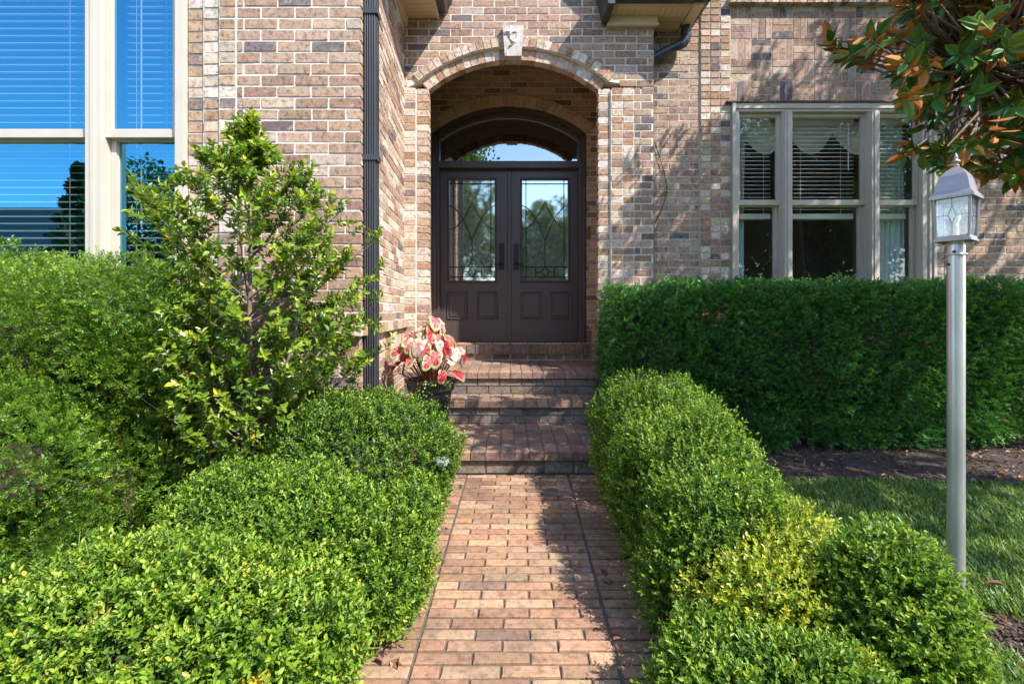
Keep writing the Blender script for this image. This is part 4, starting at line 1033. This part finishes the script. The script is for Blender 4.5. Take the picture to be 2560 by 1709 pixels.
def lawn_test(x, y):
    e = 3.17 - .12 * (x - 1.3) / 2 + .03 * np.sin(x * 9) * np.sin(x * 3.7 + 1)
    r2 = (x - 1.86) ** 2 + ((y - 1.72) * 1.2) ** 2; bare = (r2 < .028 + .012 * np.sin(x * 31 + y * 17))
    return (y < e) & (x > 1.33 + .03 * np.sin(y * 7)) & ~bare & (x < 1.4 + y * 1.35)
grass(170000, 1.28, 5.2, .55, 3.2, lawn_test, .03, .066)
# bare patch round the lamp post and scattered dry leaves
mb = MB(); n = 26
mb.face([(1.87 + (.20 + .02 * math.sin(i * 2.3)) * math.cos(2 * math.pi * i / n), 1.70 + (.17 + .02 * math.sin(i * 1.7)) * math.sin(2 * math.pi * i / n), zg(1.7) - .024) for i in range(n)])
o = mb.build('mulch_bed', MAT['mulch']); o['kind'] = 'structure'
n = 9000; cx_ = rng.uniform(.9, 5, n); cy_ = rng.uniform(2.98, 3.85, n); k_ = n // 12
cx_[:k_] = 1.87 + rng.normal(0, .09, k_); cy_[:k_] = 1.70 + rng.normal(0, .08, k_); cx_[k_:3 * k_] = rng.uniform(-2.6, -1.0, 2 * k_); cy_[k_:3 * k_] = rng.uniform(1.7, 2.7, 2 * k_)
ok_ = (cy_ < 2.7) | (cy_ > 3.2 - .12 * (cx_ - 1.3) / 2); cx_, cy_ = cx_[ok_], cy_[ok_]; n = len(cx_)
cz_ = np.array([zg(a) for a in cy_]) + rng.uniform(.0, .014, n) - np.where(cy_ < 2.7, .008, 0) - np.where((cy_ < 2.1) & (cx_ > 0), .014, 0)
V, F = leaves4(np.stack([cx_, cy_, cz_], 1), rng.normal(size=(n, 3)) * (1, 1, .22), np.tile((0, 0, 1.), (n, 1)) + rng.normal(0, .3, (n, 3)), rng.uniform(.015, .05, n), rng.uniform(.006, .014, n))
tag(np_mesh('mulch_chips', V, F, MAT['chips'], tone=np.clip(rng.normal(.45, .25, n), 0, 1)), 'dark bark chips covering the planting beds', 'mulch', kind='stuff')
P = []
for _ in range(230): x_ = rng.uniform(1.0, 5); P.append((x_, rng.uniform(3.08, 3.75), .012))
for _ in range(60): x_ = rng.uniform(1.7, 2.3); P.append((x_, rng.uniform(1.5, 1.8), zg(1.6) - .005))
for _ in range(26): y_ = rng.uniform(.8, 3.0); P.append((rng.uniform(1.4, 4.), y_, zg(y_) + .035))
for _ in range(60): y_ = rng.uniform(1.2, 3.1); P.append((rng.uniform(.60, .70), y_, zg(y_) + .006))
for _ in range(120): y_ = rng.uniform(1.9, 2.7); P.append((rng.uniform(-2.2, -1.0), y_, zg(y_) + .006))
for _ in range(9): P.append((rng.uniform(1.0, 4.0), 3.73 + rng.uniform(-.03, .03), rng.uniform(.2, 1.1)))
for _ in range(44): y_ = rng.uniform(1.3, 3.1); P.append((rng.choice([-.42, .48]) + rng.normal(0, .07), y_, zg(y_) + .004))
P = np.array(P); n = len(P); D = rng.normal(size=(n, 3)) * (1, 1, .25); Ln = rng.uniform(.025, .065, n)
V, F = leaves6(P, D, np.tile((0.1, 0, 1.), (n, 1)) + rng.normal(0, .35, (n, 3)), Ln, Ln * .5, .3, .25)
o = np_mesh('leaf_litter', V, F, MAT['litter'], tone=np.repeat(np.clip(rng.normal(.5, .25, n), 0, 1), 2)); tag(o, 'dry brown leaves scattered over the mulch, the lawn edge and the hedge', 'fallen leaves', kind='stuff')

# ================================================================== flower pot, caladium
PX, PY, PZ = -.588, 3.44, .162
t = thing('flower_pot', 'tall black tapered flower pot standing on the lower landing', 'pot', (PX, PY, PZ))
mb = MB(); mb.lathe([(.001, PZ), (.105, PZ), (.108, PZ + .01), (.128, PZ + .16), (.150, PZ + .33), (.158, PZ + .385)], PX, PY, 36); mb.build('body', MAT['pot'], t)
mb = MB(); mb.lathe([(.158, PZ + .383), (.170, PZ + .388), (.173, PZ + .40), (.170, PZ + .405), (.174, PZ + .41), (.182, PZ + .462), (.180, PZ + .468), (.166, PZ + .466), (.160, PZ + .42)], PX, PY, 36); mb.build('rim', MAT['pot'], t)
mb = MB(); mb.lathe([(.001, PZ + .445), (.09, PZ + .44), (.162, PZ + .43)], PX, PY, 24); mb.build('soil', MAT['soil'], t)
t = thing('caladium', 'red, pink and cream caladium growing in the black pot', 'potted plant', (PX, PY, PZ + .44))
lv = MB(); st = MB()
def caladium_leaf(c, nrm_, tipdir, L_, kind):
    nv = Vector(nrm_).normalized(); td_ = Vector(tipdir); td_ = (td_ - nv * td_.dot(nv)).normalized(); sd_ = td_.cross(nv)
    ns = 22; rings = [0, .25, .5, .75, .92, 1.0]; ob = []
    for i in range(ns):
        a = 2 * math.pi * i / ns; x = math.sin(a); c_ = math.cos(a)
        r = .5 * (1 + .35 * max(c_, 0) ** 3 + .18 * max(-c_, 0) ** .5) * (1 - .45 * math.exp(-((a - math.pi) / .24) ** 2)) * (.88 + .12 * abs(math.cos(a)))
        ob.append((x * r * .86, c_ * r))
    V_ = []
    for rr in rings:
        for i, (x, y_) in enumerate(ob):
            wv = .05 * math.sin(i * 2.1 + L_ * 90) * rr; h = -.22 * (rr ** 2) * (.35 + y_ * y_ * 2) + .10 * abs(x) * rr + wv * .7
            q = c + (td_ * (y_ * rr) + sd_ * (x * rr) + nv * h) * L_; V_.append(q)
    cream = (.54, .50, .27); green = (.20, .30, .06); red = (.40, .022, .028); pink = (.52, .15, .15); white = (.60, .47, .38)
    for k in range(len(rings) - 1):
        for i in range(ns):
            j = (i + 1) % ns; rm = (rings[k] + rings[k + 1]) / 2; vein = (i % 4 == 0)
            if kind == 'red': c2 = red if rm < .8 else (pink if rm < .93 else green)
            elif kind == 'pink': c2 = red if vein and rm < .75 else (pink if rm < .8 else (cream if rm < .95 else green))
            else: c2 = pink if (vein and rm < .6) or rm < .34 else (white if rm < .88 else (cream if rm < .97 else green))
            f = random.uniform(.88, 1.1); c2 = tuple(min(.9, z_ * f) for z_ in c2)
            vs = [V_[k * ns + i], V_[k * ns + j], V_[(k + 1) * ns + j], V_[(k + 1) * ns + i]]
            lv.face(vs if k else [vs[0], vs[2], vs[3]], 0, c2, True)
spots = []
for i in range(66):
    a = i * 2.39996; r = .245 * math.sqrt((i + .5) / 66) * random.uniform(.85, 1.15); h = .03 + .29 * (1 - (r / .28) ** 2) + random.uniform(-.05, .05)
    spots.append((r * math.cos(a) * 1.05, r * math.sin(a) * .8, h))
spots += [(.06, -.02, .40), (-.05, -.12, -.10), (-.30, -.05, -.02), (-.28, -.1, .08), (.22, -.05, .02), (.26, .02, .16), (.1, .02, .36), (-.34, .02, .0)]
for i, (a, b_, h) in enumerate(spots):
    c = Vector((PX - .02 + a, PY + b_, PZ + .50 + h)); out = Vector((a, b_, .0)); out = out.normalized() if out.length > .02 else Vector((0, -1, 0))
    nv = (Vector((.1, -.45, .6)) + out * .6 + Vector((random.gauss(0, .45), random.gauss(0, .35), random.gauss(0, .2)))); tip = out * .6 + Vector((random.gauss(0, .35), -.25, -.75))
    caladium_leaf(c, nv, tip, random.uniform(.075, .14), random.choices(['red', 'pink', 'white'], [2.8, 3.2, 2.6])[0])
    r0 = Vector((PX + a * .25, PY + b_ * .25, PZ + .43)); st.tube([r0, r0.lerp(c, .6) + Vector((0, 0, .05)), c], [.004, .003, .002], 5)
lv.build('leaves', MAT['caladium'], t); st.build('stem', plain('reddish_stem', (.25, .10, .05), .5), t)
# trailing creeper over the rim
n = 110; a = rng.uniform(-1.9, -.6, n); r = .17 + rng.uniform(0, .05, n); P_ = np.stack([PX + r * np.cos(a), PY + r * np.sin(a), PZ + .47 - rng.random(n) ** 2 * .22 * (np.abs(np.sin(a * 3)) > .55)], 1)
V, F = leaves6(P_, rng.normal(size=(n, 3)) + (0, -.5, -.3), np.tile((0, -.6, .8), (n, 1)) + rng.normal(0, .3, (n, 3)), .016, .012, .15, .1)
t2 = thing('creeper', 'small leaved trailing creeper spilling over the rim of the black pot', 'plant', (PX, PY, PZ + .46)); np_mesh('leaves', V, F, MAT['boxwood_yellow'], t2, tone=np.repeat(rng.uniform(.2, .8, n), 2))

# ================================================================== lamp post
LX, LY = X(2193, 1.83), 1.83; kk = 1.83; z0 = zg(LY) - .04
t = thing('lamp_post', 'silver grey lamp post with a four sided glass lantern beside the round boxwood', 'lamp post', (LX, LY, zg(LY)))
zt_p = Z(556, kk); r = .028
mb = MB(); mb.lathe([(r, z0), (r, zt_p - .01)], LX, LY, 28); mb.lathe([(r + .006, z0), (r + .006, z0 + .02), (r, z0 + .024)], LX, LY, 28); mb.build('pole', MAT['polemetal'], t)
mb = MB(); zc1 = Z(583, kk); mb.lathe([(r + .001, zc1 - .005), (r + .006, zc1 - .004), (r + .006, zc1 + .002), (r - .003, zc1 + .003), (r - .003, Z(552, kk))], LX, LY, 28); mb.build('collar', MAT['polemetal'], t)
mb = MB(); mb.tube([(LX - .025, LY - r + .012, Z(578, kk)), (LX - .029, LY - r + .003, Z(578, kk))], .0045, 10); mb.build('screw', MAT['rubber'], t); mb = MB(); mb.tube([(LX - r + .005, LY + .002, Z(606, kk)), (LX - r - .002, LY + .001, Z(606, kk))], .006, 10); mb.build('screw', MAT['rubber'], t)
th = math.radians(-57); ct, s_t = math.cos(th), math.sin(th)
def lw(a, b, z): return (LX + a * ct - b * s_t, LY + a * s_t + b * ct, z)
LAN = MB(); hb, ht = .049, .053; zb0, zb1, ze = Z(552, kk) , Z(543, kk), Z(452, kk)
def lbox(mb, a0, a1, b0, b1, za, zb_):
    v = [lw(a, b, z) for z in (za, zb_) for a, b in ((a0, b0), (a1, b0), (a1, b1), (a0, b1))]
    mb.polys(v, [(0, 3, 2, 1), (4, 5, 6, 7), (0, 1, 5, 4), (1, 2, 6, 5), (2, 3, 7, 6), (3, 0, 4, 7)])
lbox(LAN, -hb - .006, hb + .006, -hb - .006, hb + .006, zb0 - .004, zb0 + .003); lbox(LAN, -hb - .002, hb + .002, -hb - .002, hb + .002, zb0 + .0035, zb1)
for sa in (-1, 1):
    for sb in (-1, 1): LAN.tube([lw(sa * hb, sb * hb, zb1), lw(sa * ht, sb * ht, ze)], .0055, 6)
lan = LAN.build('lantern', MAT['lampmetal'], t)
rf = MB(); prof = [(0.0650, Z(458, kk)), (0.0655, Z(453, kk)), (0.0603, Z(448, kk)), (0.0522, Z(440, kk)), (0.0481, Z(428, kk)), (0.0447, Z(416, kk)), (0.0383, Z(404, kk)), (0.0290, Z(396, kk)), (0.0267, Z(394, kk)), (0.0232, Z(391, kk)), (0.0151, Z(386, kk)), (0.0070, Z(382, kk))]
V = []; ns = 6
for (h, z) in prof:
    sq = []
    for i in range(4):
        c0 = [(-1, -1), (1, -1), (1, 1), (-1, 1)][i]; c1 = [(1, -1), (1, 1), (-1, 1), (-1, -1)][i]
        for j in range(ns): s = j / ns; sq.append((h * (c0[0] + (c1[0] - c0[0]) * s), h * (c0[1] + (c1[1] - c0[1]) * s)))
    V += [lw(a, b, z) for a, b in sq]
m_ = 4 * ns
rf.polys(V, [(i * m_ + k, i * m_ + (k + 1) % m_, (i + 1) * m_ + (k + 1) % m_, (i + 1) * m_ + k) for i in range(len(prof) - 1) for k in range(m_)], 0, (1, 1, 1), False)
rf.polys(V[:m_], [tuple(range(m_ - 1, -1, -1))])
rf.build('roof', MAT['lampmetal'], lan)
mb = MB(); mb.lathe([(0.0086, Z(383, kk)), (0.0115, Z(380, kk)), (0.0065, Z(376, kk)), (0.0065, Z(374, kk)), (0.0144, Z(372, kk)), (0.0151, Z(370, kk)), (0.0072, Z(367, kk)), (0.0058, Z(365, kk)), (0.0072, Z(362, kk)), (0.0050, Z(357, kk)), (0.0007, Z(351, kk))], LX, LY, 20); mb.build('finial', MAT['lampmetal'], lan)
for i in range(4):
    c0 = [(-1, -1), (1, -1), (1, 1), (-1, 1)][i]; c1 = [(1, -1), (1, 1), (-1, 1), (-1, -1)][i]; q = MB(); e = .94
    q.face([lw(c0[0] * hb * e, c0[1] * hb * e, zb1 + .002), lw(c1[0] * hb * e, c1[1] * hb * e, zb1 + .002), lw(c1[0] * ht * e, c1[1] * ht * e, ze), lw(c0[0] * ht * e, c0[1] * ht * e, ze)])
    q.build('glass_pane', MAT['glass_lamp'], lan)
q = MB()
for i in range(4):
    c0 = [(-1, -1), (1, -1), (1, 1), (-1, 1)][i]; c1 = [(1, -1), (1, 1), (-1, 1), (-1, -1)][i]
    def fp(s, v): hh = (hb + (ht - hb) * v) * .955; return lw((c0[0] + (c1[0] - c0[0]) * s) * hh, (c0[1] + (c1[1] - c0[1]) * s) * hh, zb1 + (ze - zb1) * v)
    for pl in ([(.5, 1), (.5, .74), (.62, .52), (.5, .3), (.5, 0)], [(.5, .74), (.38, .52), (.5, .3)], [(0, .52), (.38, .52)], [(.62, .52), (1, .52)]): q.tube([fp(*a) for a in pl], .0012, 4)
q.build('came', MAT['lampmetal'], lan)
mb = MB(); mb.lathe([(.009, zb1), (.009, zb1 + .05), (.008, zb1 + .052)], LX, LY, 14); mb.build('socket', MAT['socket'], lan)
mb = MB(); mb.lathe([(.007, zb1 + .052), (.014, zb1 + .072), (.015, zb1 + .085), (.011, zb1 + .108), (.005, zb1 + .125), (.001, zb1 + .13)], LX, LY, 16); mb.build('bulb', MAT['bulb'], lan)

# ---- path light and spotlight in the left bed
pl = thing('path_light', 'small grey path light cap poking out of the rounded boxwood', 'path light', (-.30, 2.42, zg(2.4)))
cxl, cyl = X(1014, 2.27), 2.27; zl = Z(1058, 2.27)
pl.location = (-.57, cyl, zg(cyl))
mb = MB(); mb.lathe([(.038, zl - .012), (.040, zl), (.034, zl + .012), (.015, zl + .024), (.001, zl + .027)], cxl, cyl, 20); mb.lathe([(.001, zl - .012), (.038, zl - .012)], cxl, cyl, 20); mb.build('cap', MAT['greyplastic'], pl)
mb = MB(); mb.tube([(-.57, cyl + .05, zg(cyl) - .05), (-.5, cyl + .03, zl * .6), (cxl, cyl, zl - .01)], .008, 8); mb.build('stake', MAT['bronze'], pl)
sl = thing('spotlight', 'small black and white spotlight on the ground under the holly', 'spotlight', (X(703, 2.3), 2.3, zg(2.3)))
cxl, cyl, zl = X(703, 2.45), 2.45, .36
mb = MB(); mb.tube([(cxl, cyl + .05, zl), (cxl, cyl - .04, zl + .02)], .035, 14); mb.build('housing', MAT['pot'], sl)
mb = MB(); mb.tube([(cxl, cyl - .041, zl + .02), (cxl, cyl - .046, zl + .021)], .03, 14); mb.build('lens', MAT['bulb'], sl)
mb = MB(); mb.tube([(cxl, cyl, zg(cyl) - .03), (cxl, cyl, zl)], .01, 8); mb.build('stake', MAT['pot'], sl)

# ================================================================== what the glass reflects: trees and a house across the street
def btree(label, x, y, h, r, n, m, leaf, conifer=False, seed=1):
    g0 = zg(y) - .03; t = thing('conifer_tree' if conifer else 'broadleaf_tree', label, 'tree', (x, y, g0), 'trees across the street'); rg = np.random.default_rng(seed)
    if conifer:
        z = rg.random(n) ** 1.3; a = rg.uniform(0, 6.28, n); rr = r * (1 - z) ** .9 * rg.uniform(.35, 1, n) ** .5 + .05; lay = .75 + .25 * np.sin(z * 60); rr *= lay
        P = np.stack([x + rr * np.cos(a), y + rr * np.sin(a), g0 + .6 + z * (h - .6)], 1); D = np.stack([np.cos(a), np.sin(a), -.2 + 0 * a], 1) + rg.normal(0, .5, (n, 3))
    else:
        nl = 34; cs = rg.normal(size=(nl, 3)); cs = nrm(cs) * (rg.random((nl, 1)) ** .33) * (r * .74, r * .74, h * .36); rad = r * rg.uniform(.26, .44, nl); i = rg.integers(0, nl, n)
        d = nrm(rg.normal(size=(n, 3))); P = np.array((x, y, g0 + h * .55)) + cs[i] + d * rad[i][:, None] * rg.uniform(.5, 1.05, (n, 1)); D = d + rg.normal(0, .7, (n, 3))
    V, F = leaves6(P, D, np.tile((0, 0, 1.), (n, 1)) + rg.normal(0, .6, (n, 3)), leaf, leaf * .6, .15, .1)
    np_mesh('crown', V, F, m, t, tone=np.repeat(np.clip(rg.normal(.45, .2, n), 0, 1), 2))
    segs = [([Vector((x, y, g0 - .1)), Vector((x + .1, y, g0 + h * .35)), Vector((x, y + .1, g0 + h * .8))], [h * .022, h * .016, h * .005])]
    if not conifer:
        for k in range(9): a = k * 2.4; segs.append(([Vector((x, y, g0 + h * .3)), Vector((x + r * .35 * math.cos(a), y + r * .35 * math.sin(a), g0 + h * .5)), Vector((x + r * .65 * math.cos(a), y + r * .65 * math.sin(a), g0 + h * .68))], [h * .01, h * .007, h * .003]))
    stems_mesh('trunk', t, segs, MAT['bark'], 7)
btree('dark conifer reflected in the wide pane of the left window', -21.3, -17.2, 8.6, 2.2, 9000, MAT['conifer'], .26, True, 3)
btree('full green tree reflected in the narrow pane of the left window', -17.2, -17.0, 8.6, 3.6, 9000, MAT['tree'], .24, False, 4)
btree('tallest green tree reflected in the left leaf of the front door', -2.9, -15.0, 13.5, 4.3, 22000, MAT['tree'], .22, False, 5)
btree('round topped tree reflected in the right leaf of the front door', 1.9, -16.0, 8.3, 2.6, 15000, MAT['tree'], .20, False, 6)
btree('broad dark tree reflected in the right window', 13.5, -13.0, 11.5, 5.2, 20000, MAT['tree'], .26, False, 7)
btree('tall leafy tree behind the broad dark one reflected in the right window', 21, -17, 14, 6, 12000, MAT['tree'], .3, False, 8)
btree('green tree reflected beside the astragal of the front door', 6.5, -17, 10, 3.0, 12000, MAT['tree'], .24, False, 9)
hx = rng.uniform(-34, 34, 15000); hz = rng.uniform(0, 1, 15000); hy = -19.5 + rng.normal(0, .7, 15000) + .8 * np.sin(hx)
V, F = leaves6(np.stack([hx, hy, zg(-19) + hz * (3.4 + .9 * np.sin(hx * .9) + .5 * np.sin(hx * 2.3))], 1), rng.normal(size=(15000, 3)), np.tile((0, .3, 1.), (15000, 1)) + rng.normal(0, .6, (15000, 3)), .30, .2, .15, .1)
tag(np_mesh('far_shrubbery', V, F, MAT['tree'], tone=np.repeat(np.clip(rng.normal(.4, .2, 15000), 0, 1), 2)), 'belt of green shrubs across the street, seen only in the window reflections', 'shrubs', kind='stuff')
nb = thing('neighbour_house', 'low house with a grey hipped roof reflected in the left window', 'house', (-36, -28, zg(-28)))
g0 = zg(-20) - .05
mb = MB(); mb.box(-46, -26, -33, -23, g0, 4.3); mb.build('wall', MAT['siding'], nb)
mb = MB(); mb.polys([(-46.6, -33.6, 4.3), (-25.4, -33.6, 4.3), (-25.4, -22.4, 4.3), (-46.6, -22.4, 4.3), (-41, -28, 8.6), (-31, -28, 8.6)], [(0, 3, 2, 1), (2, 3, 4, 5), (0, 1, 5, 4), (1, 2, 5), (3, 0, 4)]); mb.build('roof', MAT['shingle'], nb)
for i in range(4):
    mb = MB(); x = -44 + i * 5; mb.box(x, x + 1.6, -22.98, -22.9, 1.4, 3.2); mb.build('window', MAT['dark'], nb)
